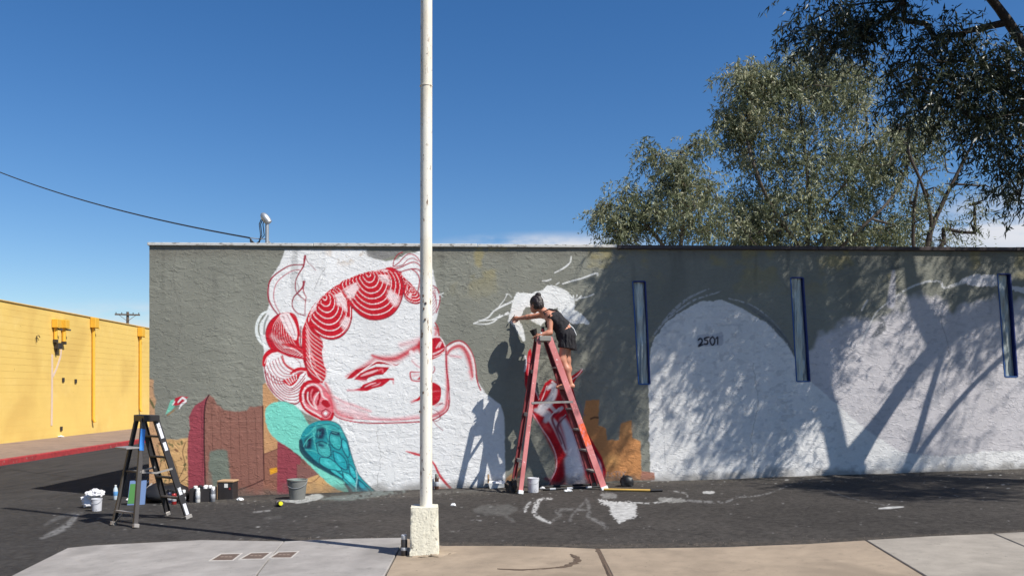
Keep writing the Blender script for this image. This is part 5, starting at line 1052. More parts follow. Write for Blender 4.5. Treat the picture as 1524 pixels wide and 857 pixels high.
# printed bag hanging between the rear rails, gear behind the black ladder
q = ground(198, 752); bgp = empty('printed_bag', (q.x, q.y+.12, q.z), R(18), label='green and blue printed paper bag leaning inside the black stepladder', cat='bag')
MB().add([(-.12, -.04, 0), (.1, -.04, 0), (.1, .06, 0), (-.12, .06, 0), (-.085, -.02, .33), (.125, -.02, .33), (.125, .025, .33), (-.085, .025, .33)], [(0, 3, 2, 1), (0, 1, 5, 4), (1, 2, 6, 5), (2, 3, 7, 6), (3, 0, 4, 7)]).build('body', mat('bag_blue', rgb(104, 128, 168), .6), bgp)
MB().add([(-.115, -.042, .02), (-.03, -.042, .02), (.0, -.026, .29), (-.08, -.026, .29)], [(0, 1, 2, 3)]).build('green_print', mat('bag_green', rgb(74, 128, 66), .6), bgp); MB().tube([(-.02, -.02, .33), (.0, -.02, .37), (.05, -.02, .37), (.07, -.02, .33)], .006, 6).build('handle', m_bp, bgp, smooth=True)
p = ground(232, 750); dk = lump(0, 0, 0, .32, .2, .17, .22, 2, 41).build('holdall', m_bp, smooth=True); dk.location = (p.x, p.y+.3, p.z+.09); tag(dk, 'black holdall on the ground behind the black stepladder', 'bag')
for k, (x0, y0, x1, y1) in enumerate(((188, 744, 224, 722), (196, 748, 226, 728))):
    a, b = ground(x0, y0, .02), ground(x1, y1+14, .02)+Vector((0, 0, .22)); o = MB().tube([a, b], .012, 8).build('roller_rod', m_step if k else m_capw, smooth=True); tag(o, ['white rod leaning on the black holdall', 'thin grey rod leaning on the black holdall'][k], 'rod')
for k, (px, py, bc, cp_) in enumerate(((246, 750, 'dark', m_capb), (252, 748, 'navy', m_capb), (259, 750, 'red', m_capb), (266, 747, 'black', m_capb), (273, 749, 'dark', m_capw), (240, 747, 'black', m_capb))):
    spray_can(ground(px, py), bc, cp_, ['dark grey spray can with black cap', 'navy spray can with black cap', 'red spray can with black cap', 'black spray can beside the red one', 'dark grey spray can with white cap', 'black spray can beside the holdall'][k]+', on the ground behind the black stepladder', h=.19, group='spray cans behind the black stepladder')
# ================================================================== TREES
def leaf_mat(nm, c, tr=.25, rough=.5):
    m = mat(nm, c, rough, attr=True, trans=tr, spec=.4); return m
def skeleton(paths, targets, step=.35, droop=.12, jit=.07, r_=None):
    """paths: [(start_node_index or -1, [points])] then every target is reached from the nearest node"""
    r_ = r_ or rng
    P = []; par = []
    BR = []
    for st, pts, *rr in paths:
        rr = rr[0] if rr else (0, 0)
        Qp = crom(pts, False, 5) if len(pts) > 2 else np.array(pts, float)
        prev = st
        if st == -2:                                     # start from the nearest node already there
            prev = int(np.argmin(np.linalg.norm(np.array(P)-np.array(Qp[0]), axis=1))); Qp = Qp[1:]
        for iq, q in enumerate(Qp): P.append(np.array(q, float)); par.append(prev); prev = len(P)-1; BR.append(rr[0]+(rr[1]-rr[0])*iq/max(1, len(Qp)-1))
    nb = len(P); tips = []
    T = np.array(targets); A = np.array(P)
    d0 = np.min(np.linalg.norm(T[:, None]-A[None], axis=2), axis=1); T = T[np.argsort(d0)]
    for t in T:
        A = np.array(P); dv = t-A; d = np.linalg.norm(dv, axis=1)
        pen = d+.55*np.maximum(0, A[:, 2]-t[2]+.1)        # rather from below than from above
        i = int(np.argmin(pen)); n = max(1, int(d[i]/step)); a = P[i]; prev = i
        for k in range(1, n+1):
            s = k/n; q = a+(t-a)*s; q = q+np.array([0, 0, droop*d[i]*4*s*(1-s)*.5])+(r_.normal(0, jit, 3)*min(1, d[i]) if k < n else 0)
            P.append(q); par.append(prev); prev = len(P)-1
        tips.append(prev)
    return np.array(P), par, tips, BR
def tubes(P, par, tips, tip_r, ex=.42, sides=7, rmax=.3, mins=0., BR=()):
    n = len(P); cnt = np.zeros(n); 
    for t in tips: cnt[t] += 1
    for i in range(n-1, -1, -1):
        cnt[i] = max(cnt[i], 1)
        if par[i] >= 0: cnt[par[i]] += cnt[i] if True else 0
    rad = np.minimum(tip_r*cnt**ex, rmax); rad[:len(BR)] = np.maximum(rad[:len(BR)], BR); V = []; Fq = []
    for i in range(n):
        j = par[i]
        if j < 0 or rad[i] < mins: continue
        a, b = Vector(P[j]), Vector(P[i]); t = b-a
        if t.length < 1e-5: continue
        t.normalize(); x = t.orthogonal().normalized(); y = t.cross(x); b = b+t*rad[i]*.3
        ra = min(rad[j], rad[i]*1.35); k0 = len(V)
        for p, r in ((a, ra), (b, rad[i])):
            for k in range(sides):
                an = 2*math.pi*k/sides; V.append(p+(x*math.cos(an)+y*math.sin(an))*r)
        Fq += [(k0+k, k0+(k+1) % sides, k0+sides+(k+1) % sides, k0+sides+k) for k in range(sides)]
    return np.array([tuple(v) for v in V]), np.array(Fq)
def foliage(centres, r_, twigs=5, per=14, tl=.45, spread=.28, L=.11, Wd=.009, hang=.8, cols=None):
    """sprays of long narrow leaves hanging along thin twigs; returns leaf quads"""
    C = np.repeat(np.asarray(centres), twigs, 0); n = len(C)
    C = C+r_.normal(0, spread, (n, 3))*np.array([1, 1, .7])
    dr = r_.normal(0, 1, (n, 3)); dr[:, 2] = -hang*np.abs(r_.normal(.9, .5, n))+.2*r_.normal(0, 1, n); dr /= np.linalg.norm(dr, axis=1)[:, None]
    ln = tl*r_.uniform(.5, 1.3, n); shade = .6*np.repeat(r_.uniform(0, 1, len(centres)), twigs)+.4*r_.uniform(0, 1, n)
    s = np.tile(np.linspace(.05, 1, per), n); Cb = np.repeat(C, per, 0); D = np.repeat(dr, per, 0); lb = np.repeat(ln, per)
    p = Cb+D*(s*lb)[:, None]; p[:, 2] -= .25*lb*s*s; p += r_.normal(0, .015, p.shape)
    q = D*.55+r_.normal(0, .55, p.shape); q[:, 2] -= .55*hang; q /= np.linalg.norm(q, axis=1)[:, None]
    w = np.cross(q, r_.normal(0, 1, p.shape)); w /= np.linalg.norm(w, axis=1)[:, None]+1e-9
    l = L*r_.uniform(.6, 1.25, len(p))[:, None]; ww = Wd*r_.uniform(.7, 1.3, len(p))[:, None]
    V = np.stack([p, p+q*l*.42+w*ww, p+q*l, p+q*l*.42-w*ww], 1).reshape(-1, 3); Fq = np.arange(len(V)).reshape(-1, 4)
    cols = np.array(cols); k = np.clip((np.repeat(shade, per)*.7+r_.uniform(0, .3, len(p)))*(len(cols)-1), 0, len(cols)-1.001); i = k.astype(int); f = (k-i)[:, None]
    cc = cols[i]*(1-f)+cols[i+1]*f; return V, Fq, np.repeat(cc, 4, 0)
def sample(blobs, r_):
    out = []
    for (c_, rad, n) in blobs:
        d = r_.normal(0, 1, (n, 3)); d /= np.linalg.norm(d, axis=1)[:, None]; d *= (r_.uniform(0, 1, n)**.4)[:, None]; out.append(np.array(c_)+d*np.array(rad))
    return np.concatenate(out)
m_bark = mat('bark_grey', rgb(84, 74, 64), .9, noise=.3, nscale=9, bump=.01, bscale=30); m_barkd = mat('bark_dark', rgb(62, 52, 44), .9, noise=.3, nscale=9, bump=.01, bscale=30)
OL = [lin((54, 62, 40)), lin((88, 96, 66)), lin((118, 122, 90)), lin((150, 150, 118)), lin((140, 126, 94))]
OLd = [lin((26, 34, 22)), lin((38, 46, 30)), lin((54, 62, 42)), lin((84, 88, 62))]
m_leaf = leaf_mat('leaf_olive', None); m_leafd = leaf_mat('leaf_dark', None, .18, .4)
def pblob(px, py, rx, ry, y, n, ryd=None):
    c_ = at(px, py, y); k = y/F; return (tuple(c_), (rx*k, ryd if ryd else rx*k*1.1, ry*k), n)
def tree(label, base, paths, blobs, r_, bark, leafm, cols, tip_r, twigs, per, name='tree', extra=None, **kw):
    T = sample(blobs, r_); P, par, tips, nb = skeleton(paths, T, r_=r_); b = Vector(base)
    t = empty(name, base, label=label, cat='tree'); off = np.array(base)
    V, Fq = tubes(P, par, tips, tip_r, BR=nb); link('trunk', np_mesh('trunk', V-off, Fq), bark, t, smooth=True)
    V, Fq, cc = foliage(P[tips] if extra is None else np.concatenate([P[tips], extra]), r_, twigs, per, cols=cols, **kw); link('crown', np_mesh('crown', V-off, Fq, cc), leafm, t); return t
# --- behind the building: large grey-green tree, a smaller one to its left, a sparse one to its right
r1 = np.random.default_rng(11); D0 = 21.5
bs = at(1185, 600, D0); bs.z = .4
def pt(px, py, y=D0, dy=0): q = at(px, py, y+dy); return (q.x, q.y, q.z)
tree('large grey-green tree with drooping leaves rising behind the painted building', tuple(bs),
     [(-1, [tuple(bs), pt(1190, 480), pt(1200, 380), pt(1205, 300), pt(1198, 230, dy=.3), pt(1190, 150)]), (-2, [pt(1200, 380), pt(1150, 310, dy=-.6), pt(1120, 240, dy=-.8), pt(1105, 170)]), (-2, [pt(1203, 330), pt(1260, 270, dy=-.5), pt(1290, 200, dy=.4), pt(1280, 130)]), (-2, [pt(1196, 420), pt(1270, 350, dy=-1), pt(1330, 290, dy=-1), pt(1360, 220)]), (-2, [pt(1196, 440), pt(1130, 370, dy=-1), pt(1090, 320, dy=-1.2)])],
     [pblob(1190, 165, 95, 75, D0, 36, 2.2), pblob(1118, 125, 42, 40, D0, 26, 1.), pblob(1175, 108, 45, 28, D0, 26, 1.), pblob(1245, 120, 52, 38, D0, 26, 1.2), pblob(1100, 190, 32, 50, D0, 22, 1.), pblob(1085, 180, 14, 26, D0, 8, .6), pblob(1180, 260, 115, 75, D0, 48, 2.4), pblob(1290, 235, 72, 70, D0, 34, 1.8), pblob(1350, 215, 40, 48, D0, 24, 1.2), pblob(1310, 320, 75, 55, D0, 28, 1.6), pblob(1150, 335, 105, 50, D0, 46, 2.), pblob(1230, 345, 90, 50, D0, 34, 1.6), pblob(1120, 300, 40, 40, D0, 9, 1.)],
     r1, m_bark, m_leaf, OL, .0072, 12, 16, L=.13, Wd=.0155, tl=.5, spread=.2)
bs2 = at(1000, 600, 20.2); bs2.z = .3; D1 = 20.2
tree('smaller bushy grey-green tree behind the join of the white and dark coping', tuple(bs2),
     [(-1, [tuple(bs2), pt(1005, 480, D1), pt(1012, 380, D1), pt(1018, 300, D1), pt(1008, 240, D1)]), (-2, [pt(1010, 400, D1), pt(975, 350, D1), pt(940, 315, D1), pt(910, 305, D1)]), (-2, [pt(1012, 350, D1), pt(1045, 310, D1), pt(1058, 250, D1)])],
     [pblob(1003, 255, 34, 38, D1, 26, .9), pblob(972, 228, 13, 16, D1, 7, .5), pblob(1040, 214, 14, 9, D1, 6, .4), pblob(1050, 275, 24, 24, D1, 7, .6), pblob(970, 310, 48, 40, D1, 28, 1.1), pblob(925, 335, 30, 24, D1, 16, .8), pblob(902, 308, 18, 10, D1, 7, .5), pblob(935, 290, 14, 14, D1, 6, .4), pblob(1030, 320, 55, 45, D1, 34, 1.3), pblob(912, 362, 8, 8, D1, 3, .3)],
     r1, m_bark, m_leaf, OL, .008, 10, 15, L=.125, Wd=.0135, tl=.42, spread=.17)
bs3 = at(1378, 600, 19.5); bs3.z = .4; D2 = 19.5
tree('sparse young tree with bare dark limbs behind the dark coping', tuple(bs3),
     [(-1, [tuple(bs3), pt(1378, 480, D2), pt(1376, 400, D2), pt(1385, 345, D2), pt(1404, 300, D2), pt(1425, 258, D2), pt(1440, 228, D2), pt(1450, 208, D2)], (.09, .02)), (-2, [pt(1425, 258, D2), pt(1410, 255, D2), pt(1406, 232, D2)]), (-2, [pt(1440, 228, D2), pt(1432, 218, D2), pt(1430, 206, D2)]), (-2, [pt(1378, 400, D2), pt(1386, 330, D2), pt(1372, 275, D2), pt(1352, 225, D2), pt(1356, 190, D2)], (.05, .015)), (-2, [pt(1377, 420, D2), pt(1360, 370, D2), pt(1362, 300, D2), pt(1372, 262, D2), pt(1395, 250, D2)], (.05, .015)), (-2, [pt(1378, 420, D2), pt(1400, 366, D2), pt(1412, 368, D2), pt(1425, 378, D2)])],
     [pblob(1452, 305, 16, 9, D2, 6, .5), pblob(1438, 335, 22, 18, D2, 8, .6), pblob(1400, 345, 26, 18, D2, 8, .6), pblob(1408, 275, 14, 22, D2, 5, .4), pblob(1365, 300, 22, 40, D2, 14, .8), pblob(1345, 200, 24, 26, D2, 10, .5), pblob(1462, 278, 9, 7, D2, 3, .3)],
     r1, m_barkd, m_leaf, OL, .013, 4, 12, L=.12, Wd=.011, tl=.45, spread=.2)
# --- near tree: trunk beyond the right edge, crown reaching over the wall and shading it
r2_ = np.random.default_rng(23)
bn = gp(7.5, 10.7); DN = 10.9
def nb_(x, y, z, rx, ry, rz, n): return ((x, y, z), (rx, ry, rz), n)
def near(px, py, rx, ry, y, n, d=.5): return pblob(px, py, rx, ry, y, n, d)
tree('large dark-leaved tree overhanging the wall, its trunk beyond the dark coping', tuple(bn),
     [(-1, [tuple(bn), (7.5, 10.72, 1.5), (7.42, 10.78, 2.7), (7.5, 10.8, 3.5)], (.24, .2)), (-2, [(7.5, 10.8, 3.5), (7.25, 10.8, 4.6), (6.75, 10.85, 5.7), (6.15, 10.85, 6.6), (5.2, 10.8, 7.5), (4.6, 10.7, 8.1)], (.05, .025)), (-2, [(7.5, 10.8, 3.5), (8.0, 10.9, 4.4), (8.8, 10.95, 5.4), (10.2, 10.9, 6.4), (11.6, 10.9, 7.6)], (.11, .09)), (-2, [(7.3, 10.8, 4.6), (7.5, 10.5, 6.0), (7.4, 10.2, 7.6), (7.2, 10.0, 9.2)], (.055, .03)), (-2, [(8.8, 10.95, 5.4), (8.9, 10.6, 6.8), (9.2, 10.3, 8.4)], (.09, .04)), (-2, [(8.0, 10.9, 4.4), (8.8, 10.0, 5.6), (9.4, 9.0, 6.6), (10.0, 8.0, 7.0), (10.2, 6.9, 7.2)], (.09, .03)), (-2, [(7.45, 10.78, 2.7), (8.15, 10.95, 3.3), (8.6, 11, 4.65), (9.1, 11, 6.2)], (.06, .03)), (-2, [(8.15, 10.95, 3.3), (8.9, 11.05, 4.3), (9.8, 11, 5.2), (10.8, 11, 5.9)], (.045, .025)), (-2, [(7.1, 10.8, 4.8), (6.95, 10.9, 6.4), (6.6, 10.8, 7.9)], (.05, .02)), (-2, [(8.8, 10.95, 5.4), (9.6, 11.1, 5.6), (10.6, 11.2, 5.5)], (.035, .02))],
     [near(1240, 22, 48, 42, 10.9, 13, .45), near(1205, 40, 20, 22, 10.7, 5, .3), near(1300, 34, 60, 42, 11.0, 16, .5), near(1345, 115, 32, 34, 11.0, 10, .4), near(1225, 85, 10, 10, 10.8, 2, .15), near(1400, 62, 60, 56, 11.0, 17, .5), near(1395, 150, 42, 28, 10.9, 12, .4), near(1465, 110, 58, 66, 10.9, 22, .5), near(1480, 190, 42, 38, 10.8, 14, .4), near(1510, 235, 26, 36, 10.8, 8, .3), near(1512, 280, 14, 22, 10.8, 4, .25), near(1560, 120, 60, 110, 10.8, 22, .5),
      nb_(4.75, 10.6, 7.15, .45, .3, .45, 26), nb_(5.6, 10.5, 7.5, .8, .5, .6, 32), nb_(6.6, 10.2, 8.0, .9, .6, .7, 24), nb_(5.6, 9.9, 7.2, .55, .35, .4, 14), nb_(5.25, 9.45, 7.1, .5, .3, .35, 22), nb_(5.6, 9.3, 6.75, .4, .25, .3, 14), nb_(7.6, 10.3, 7.4, .8, .5, .6, 14), nb_(8.4, 10.3, 8.0, .8, .6, .6, 14), nb_(9.6, 10.3, 8.2, .9, .6, .6, 12), nb_(10.6, 10.6, 7.6, 1., .5, .4, 10), nb_(6.9, 9.7, 8.7, .9, .5, .5, 20), nb_(8.9, 10.8, 6.2, .8, .4, .4, 4), nb_(7.4, 10.5, 5.9, .5, .4, .5, 10), nb_(8.9, 11.0, 5.9, .5, .3, .4, 6), nb_(9.8, 10.9, 6.3, .6, .3, .4, 7), nb_(10.4, 10.4, 6.9, .8, .4, .5, 10), nb_(8.2, 9.6, 7.2, .8, .5, .5, 12), nb_(9.2, 7.9, 6.8, .9, .5, .5, 34), nb_(10.2, 8.3, 7.3, .8, .5, .5, 28), nb_(10.9, 7.9, 6.9, .7, .4, .4, 20), nb_(8.6, 8.3, 6.2, .6, .4, .4, 18), nb_(11.4, 8.6, 7.8, .8, .5, .5, 16), nb_(9.7, 6.8, 6.8, .9, .4, .4, 26), nb_(10.8, 7.0, 7.1, .8, .4, .4, 18)],
     r2_, m_barkd, m_leafd, OLd, .0075, 8, 16, L=.115, Wd=.0105, tl=.4, spread=.16)
# ================================================================== PAINTER
class Field:
    def __init__(s, lo, hi, h):
        s.lo = np.array(lo, float); s.h = h; n = np.ceil((np.array(hi)-s.lo)/h).astype(int)+1; s.F = np.full(n, .5, np.float32)
    def _win(s, pts, r):
        a = np.min(pts, 0)-r; b = np.max(pts, 0)+r; i0 = np.maximum(((a-s.lo)/s.h).astype(int), 0); i1 = np.minimum(((b-s.lo)/s.h).astype(int)+2, s.F.shape)
        sl = tuple(slice(i0[k], i1[k]) for k in range(3)); g = [s.lo[k]+s.h*np.arange(i0[k], i1[k]) for k in range(3)]
        return sl, np.stack(np.meshgrid(*g, indexing='ij'), -1)
    def _mix(s, sl, d, k):
        f = s.F[sl]
        if k <= 0: s.F[sl] = np.minimum(f, d); return
        h = np.clip(.5+.5*(f-d)/k, 0, 1); s.F[sl] = f*(1-h)+d*h-k*h*(1-h)
    def cone(s, a, b, ra, rb, k=.02):
        a, b = np.array(a, float), np.array(b, float); sl, G = s._win([a, b], max(ra, rb)+k+.05)
        e = b-a; t = np.clip(((G-a)@e)/max(e@e, 1e-9), 0, 1); d = np.linalg.norm(G-a-t[..., None]*e, axis=-1)-(ra+(rb-ra)*t); s._mix(sl, d, k)
    def ell(s, c_, r, k=.02, rot=None):
        c_ = np.array(c_, float); r = np.array(r, float); sl, G = s._win([c_], r.max()+k+.05); q = G-c_
        if rot is not None: q = q@np.array(rot)
        n1 = np.linalg.norm(q/r, axis=-1); n2 = np.linalg.norm(q/(r*r), axis=-1)+1e-9; s._mix(sl, n1*(n1-1)/n2, k)
    def clip(s, p, n):                                   # keep the side n points away from
        n = np.array(n, float); n /= np.linalg.norm(n); g = [s.lo[k]+s.h*np.arange(s.F.shape[k]) for k in range(3)]
        d = (g[0][:, None, None]-p[0])*n[0]+(g[1][None, :, None]-p[1])*n[1]+(g[2][None, None, :]-p[2])*n[2]; s.F = np.maximum(s.F, d.astype(np.float32))
    def mesh(s):
        Fv = s.F; S = Fv < 0; cnt = sum(S[i:S.shape[0]-1+i, j:S.shape[1]-1+j, k:S.shape[2]-1+k].astype(np.int8) for i in (0, 1) for j in (0, 1) for k in (0, 1))
        act = (cnt > 0) & (cnt < 8); C_ = np.argwhere(act); idx = np.full(act.shape, -1, int); idx[act] = np.arange(len(C_))
        pos = np.zeros((len(C_), 3)); num = np.zeros(len(C_)); cor = [(i, j, k) for i in (0, 1) for j in (0, 1) for k in (0, 1)]
        for a in cor:
            for ax in range(3):
                if a[ax]: continue
                b = list(a); b[ax] = 1; fa = Fv[tuple((C_+a).T)]; fb = Fv[tuple((C_+b).T)]; m = (fa < 0) != (fb < 0)
                t = np.where(m, fa/np.where(m, fa-fb, 1), 0); p = np.array(a)+np.eye(3)[ax]*t[:, None]; pos[m] += p[m]; num[m] += 1
        V = s.lo+s.h*(C_+pos/num[:, None]); Q = []
        for ax in range(3):
            u, v = (ax+1) % 3, (ax+2) % 3; sa = [slice(None)]*3; sb = [slice(None)]*3; sa[ax] = slice(0, -1); sb[ax] = slice(1, None)
            A, B = S[tuple(sa)], S[tuple(sb)]; E = np.argwhere(A != B); E = E[(E[:, u] > 0) & (E[:, v] > 0) & (E[:, u] < act.shape[u]) & (E[:, v] < act.shape[v])]
            eu, ev = np.eye(3, dtype=int)[u], np.eye(3, dtype=int)[v]
            q = np.stack([idx[tuple((E-d).T)] for d in (0*eu, eu, eu+ev, ev)], 1); fl = A[tuple(E.T)]; q[~fl] = q[~fl][:, ::-1]; Q.append(q)
        Q = np.concatenate(Q); Q = Q[(Q >= 0).all(1)]; return V, Q
LO, HI = (-.12, 11.6, 1.48), (1.02, 12.46, 2.95)
J = dict(hipc=(.76, 11.90, 2.27), hipn=(.77, 11.82, 2.25), hipf=(.77, 11.985, 2.25), waist=(.715, 11.925, 2.395), chest=(.60, 11.965, 2.50), shc=(.52, 12.0, 2.565),
         shn=(.535, 11.855, 2.545), shf=(.475, 12.135, 2.585), neck=(.455, 12.0, 2.62), head=(.345, 12.02, 2.715), eln=(.535, 11.82, 2.305), wrn=(.43, 11.80, 2.285),
         elf=(.275, 12.235, 2.565), wrf=(.105, 12.335, 2.55), knn=(.705, 11.80, 1.925), knf=(.785, 12.0, 1.92), ann=(.82, 11.795, 1.60), anf=(.79, 12.0, 1.60))
fwd = np.array([-.74, .66, -.12]); fwd /= np.linalg.norm(fwd); rt = np.cross(fwd, [0, 0, 1]); rt /= np.linalg.norm(rt); upv = np.cross(rt, fwd); HM = np.stack([fwd, rt, upv], 1)
H = np.array(J['head'])
def hd(f, r, u): return H+fwd*f+rt*r+upv*u
def torso(Fd, g=0.):
    Fd.ell(J['hipc'], (.115+g, .155+g, .105+g), .03); Fd.cone(J['hipc'], J['waist'], .115+g, .095+g, .05); Fd.ell(J['waist'], (.095+g, .12+g, .085+g), .04)
    Fd.cone(J['waist'], J['chest'], .095+g, .105+g, .05); Fd.ell(J['chest'], (.115+g, .14+g, .11+g), .05); Fd.cone(J['shn'], J['shf'], .058+g, .058+g, .05)
    ch = np.array(J['chest']); Fd.ell(ch+(-.075, -.06, -.06), (.05+g, .05+g, .05+g), .03); Fd.ell(ch+(-.075, .07, -.06), (.05+g, .05+g, .05+g), .03)
B = Field(LO, HI, .0068); torso(B)
for h_, k_, a_ in (('hipn', 'knn', 'ann'), ('hipf', 'knf', 'anf')):
    B.cone(J[h_], J[k_], .085, .052, .03); kk = np.array(J[k_]); aa = np.array(J[a_]); B.ell(kk, (.052, .05, .055), .02); m_ = kk*.6+aa*.4; B.cone(kk, m_+(.015, 0, 0), .048, .05, .03); B.cone(m_+(.015, 0, 0), aa, .05, .032, .03)
    B.cone(aa+(.03, 0, -.045), aa+(-.09, 0, -.055), .034, .03, .02); B.cone(aa+(-.09, 0, -.055), aa+(-.145, 0, -.062), .032, .022, .02)
B.cone(J['shc'], J['neck'], .06, .05, .04); B.cone(J['neck'], tuple(H+upv*-.04-fwd*.02), .05, .05, .02)
for s_, e_, w_ in (('shn', 'eln', 'wrn'), ('shf', 'elf', 'wrf')):
    B.ell(J[s_], (.056, .054, .056), .03); B.cone(J[s_], J[e_], .046, .036, .03); e0, w0 = np.array(J[e_]), np.array(J[w_]); m_ = e0*.7+w0*.3; B.cone(e0, m_, .036, .036, .02); B.cone(m_, w0, .036, .024, .02)
# head
B.ell(hd(0, 0, .015), (.095, .074, .105), .01, HM); B.ell(hd(.045, 0, -.055), (.05, .05, .06), .03, HM); B.cone(hd(.088, 0, .005), hd(.105, 0, -.03), .008, .013, .012); B.cone(hd(.082, -.012, -.062), hd(.082, .012, -.062), .008, .008, .008)
for q in (-1, 1): B.ell(hd(-.005, q*.076, -.01), (.02, .010, .03), .006, HM)
# hands: palm, four fingers and a thumb
def hand(w, d, side, nrm, curl, sc=1.):
    w, d, side, nrm = (np.array(v, float)/ (np.linalg.norm(v) if i else 1) for i, v in enumerate((w, d, side, nrm)))
    p = w+d*.045*sc; B.ell(p, (.048*sc, .038*sc, .017*sc), .012, np.stack([d, side, nrm], 1))
    for k, (o_, l_) in enumerate(((-.028, .068), (-.010, .078), (.010, .072), (.028, .056))):
        a = w+d*.08*sc+side*o_*sc; l1 = l_*.5*sc; a2 = a+(d*math.cos(curl*.6)+nrm*math.sin(curl*.6))*l1; a3 = a2+(d*math.cos(curl*1.7)+nrm*math.sin(curl*1.7))*l1*.85
        B.cone(a, a2, .0095*sc, .0085*sc, .005); B.cone(a2, a3, .0085*sc, .0075*sc, .003)
    a = w+d*.03*sc-side*.035*sc; a2 = a-side*.02*sc+d*.035*sc+nrm*.012*sc; a3 = a2+d*.025*sc+nrm*.02*sc+side*.008; B.cone(a, a2, .012*sc, .010*sc, .008); B.cone(a2, a3, .0095*sc, .008*sc, .004)
hand(J['wrf'], (-.85, .42, -.06), (0, 0, 1), (-.42, -.85, 0), -.75); hand(J['wrn'], (-.9, .25, -.25), (.25, .95, 0), (-.2, 0, -1), .35)
V, Q = B.mesh()
PR = empty('person', (.8, 11.9, 1.53), label='person in black sleeveless top and black shorts leaning from the red stepladder to paint', cat='person'); po = np.array(PR.location)
m_skin = mat('skin', rgb(196, 134, 108, .9), .5, noise=.06, nscale=12); m_hair = mat('hair', rgb(38, 28, 26), .5, noise=.3, nscale=60, bump=.003, bscale=90, stretch=(1, 1, .25)); m_blkc = mat('black_cotton', rgb(28, 26, 30), .9, noise=.15, nscale=25, bump=.003, bscale=40)
bd = link('body', np_mesh('body', V-po, Q), m_skin, PR, smooth=True)
# hair and bun
Hf = Field(H-.25, H+.28, .0068); Hf.ell(hd(-.012, 0, .03), (.108, .088, .112), .01, HM); Hf.ell(hd(-.05, 0, -.02), (.075, .075, .08), .02, HM); Hf.clip(hd(.045, 0, .02), fwd*.9-upv*.55)
Hf.clip(hd(0, 0, -.075), -upv); Hf.ell(hd(-.055, .0, .135), (.043, .043, .036), .012, HM); Hf.ell(hd(-.035, .01, .15), (.022, .024, .022), .008, HM)
V, Q = Hf.mesh(); V = V+((fbm(V[:, 0]+V[:, 1], V[:, 2]+V[:, 0]*.5, 40, 2, 8)-.5)*.016)[:, None]*np.array([.5, -.7, .5]); hr = link('hair', np_mesh('hair', V-po, Q), m_hair, PR, smooth=True)
MB().tube([tuple(hd(-.055+.03*math.cos(a), .03*math.sin(a), .108)-po) for a in np.linspace(0, 2*math.pi, 13)], .006, 6).build('hair_tie', mat('hair_tie', rgb(150, 70, 70), .7), hr, smooth=True)
for q in (-1, 1): MB().lathe([(.0, -.008), (.008, -.004), (.009, 0), (.008, .004), (0, .008)], tuple(hd(.083, q*.03, .02)-po), 8).build('eye', mat('eye', rgb(50, 36, 30), .2), PR, smooth=True)
# clothes
Tf = Field((.3, 11.66, 2.2), (.98, 12.3, 2.75), .0068); torso(Tf, .011); w_ = np.array(J['waist']); c_ = np.array(J['chest']); ax = (c_-w_)/np.linalg.norm(c_-w_)
Tf.clip(c_+ax*.045, ax); Tf.clip(w_-ax*.085, -ax); Tf.clip(w_+(.06, 0, -.01), (.8, 0, -.55))
V, Q = Tf.mesh(); V = V+((fbm(V[:, 0]*1.+V[:, 1], V[:, 2]-V[:, 0]*.6, 22, 2, 5)-.5)*.022)[:, None]*np.array([.3, -1, .2]); tp = link('top', np_mesh('top', V-po, Q), m_blkc, PR, smooth=True)
for y0, y1, nm in ((11.885, 11.89, 'strap'), (12.09, 12.08, 'strap')):
    MB().tube([(c_[0]-.115-po[0], y0-po[1], 2.52-po[2]), (.43-po[0]+.02, y0-po[1], 2.605-po[2]), (.53-po[0], y1-po[1], 2.645-po[2]), (.625-po[0], y1-po[1]+.01, 2.628-po[2]), (.70-po[0], 11.95-po[1], 2.57-po[2])], .011, 8).build(nm, m_blkc, tp, smooth=True)
Sf = Field((.5, 11.62, 2.0), (1.02, 12.2, 2.5), .0068); Sf.ell(J['hipc'], (.13, .17, .12), .03); Sf.cone(J['hipc'], np.array(J['waist'])*.45+np.array(J['hipc'])*.55, .125, .115, .03)
for h_, k_ in (('hipn', 'knn'), ('hipf', 'knf')): a, b = np.array(J[h_]), np.array(J[k_]); Sf.cone(a+(.015, 0, 0), a+(b-a)*.62+(.03, 0, 0), .112, .122, .04)
Sf.clip((.75, 11.9, 2.085), (-.12, 0, -1)); Sf.clip((.745, 11.9, 2.345), (-.45, 0, 1))
V, Q = Sf.mesh(); V = V+((fbm(V[:, 0]*2.4+V[:, 1], V[:, 2]*.5, 26, 2, 6)-.5)*.03)[:, None]*np.array([.2, -1, 0]); V = V+np.stack([.006*np.sin(V[:, 1]*70)*sstep(2.25, 2.08, V[:, 2]), 0*V[:, 0], 0*V[:, 0]], 1); sh_ = link('shorts', np_mesh('shorts', V-po, Q), m_blkc, PR, smooth=True)
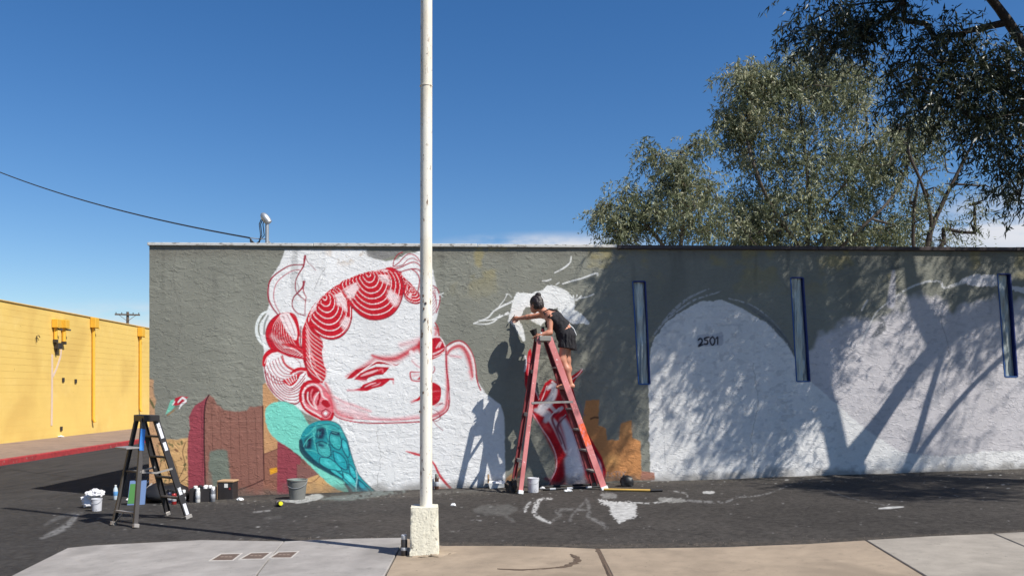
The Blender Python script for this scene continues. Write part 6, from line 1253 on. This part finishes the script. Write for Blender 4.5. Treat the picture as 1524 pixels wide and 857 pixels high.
MB().tube([(.80-po[0], 11.80-po[1], 2.42-po[2]), (.865-po[0], 11.80-po[1], 2.36-po[2]), (.905-po[0], 11.80-po[1], 2.27-po[2])], .006, 6).build('white_cord', m_capw, sh_, smooth=True)
# brush held against the wall
w0 = np.array(J['wrf']); b0 = w0+np.array([-.085, .0, .02]); b1 = np.array(wall(757, 481, .012)); br = empty('paintbrush', tuple(b0), label='small paintbrush in the hand of the painter, touching the white patch', cat='paintbrush')
d_ = Vector(b1)-Vector(b0); MB().tube([tuple(-d_*.35), (0, 0, 0), tuple(d_*.6)], [.004, .007, .006], 8).build('handle', m_card, br, smooth=True); MB().tube([tuple(d_*.6), tuple(d_*.78)], .008, 8).build('ferrule', m_galv, br, smooth=True); MB().tube([tuple(d_*.78), tuple(d_*.9), tuple(d_)], [.008, .010, .004], 8).build('bristles', m_capw, br, smooth=True)
# ================================================================== GRIT
V = []; Fq = []                                          # loose grit along the wall foot and the pavement edge, too fine to count
for k in range(1300):
    if k < 900: px = rng.uniform(230, 1560); y0 = np.interp(px, [230, 500, 970, 1560], [746, 739, 716, 700]); py = y0+abs(rng.normal(0, 1))*7
    else: px = rng.uniform(60, 1560); py = np.interp(px, [60, 600, 660, 890, 1524, 1560], [822, 801, 813, 817, 795, 794])-abs(rng.normal(0, 1))*6
    p = ground(px, py); s_ = rng.uniform(.002, .006)*(2 if rng.random() < .04 else 1); n0 = len(V); a = rng.uniform(0, 6.28)
    for i in range(4): V.append((p.x+s_*math.cos(a+i*1.57)*rng.uniform(.6, 1.2), p.y+s_*math.sin(a+i*1.57)*rng.uniform(.6, 1.2), p.z-.002))
    V.append((p.x, p.y, p.z+s_*rng.uniform(.8, 1.3)+.004)); Fq += [(n0+i, n0+(i+1) % 4, n0+4) for i in range(4)]
gr_ = link('grit', np_mesh('grit', V, Fq), mat('grit', rgb(96, 88, 80), .9, noise=.5, nscale=40)); tag(gr_, 'loose pale grit scattered along the wall foot and pavement edge', 'grit', kind='stuff')
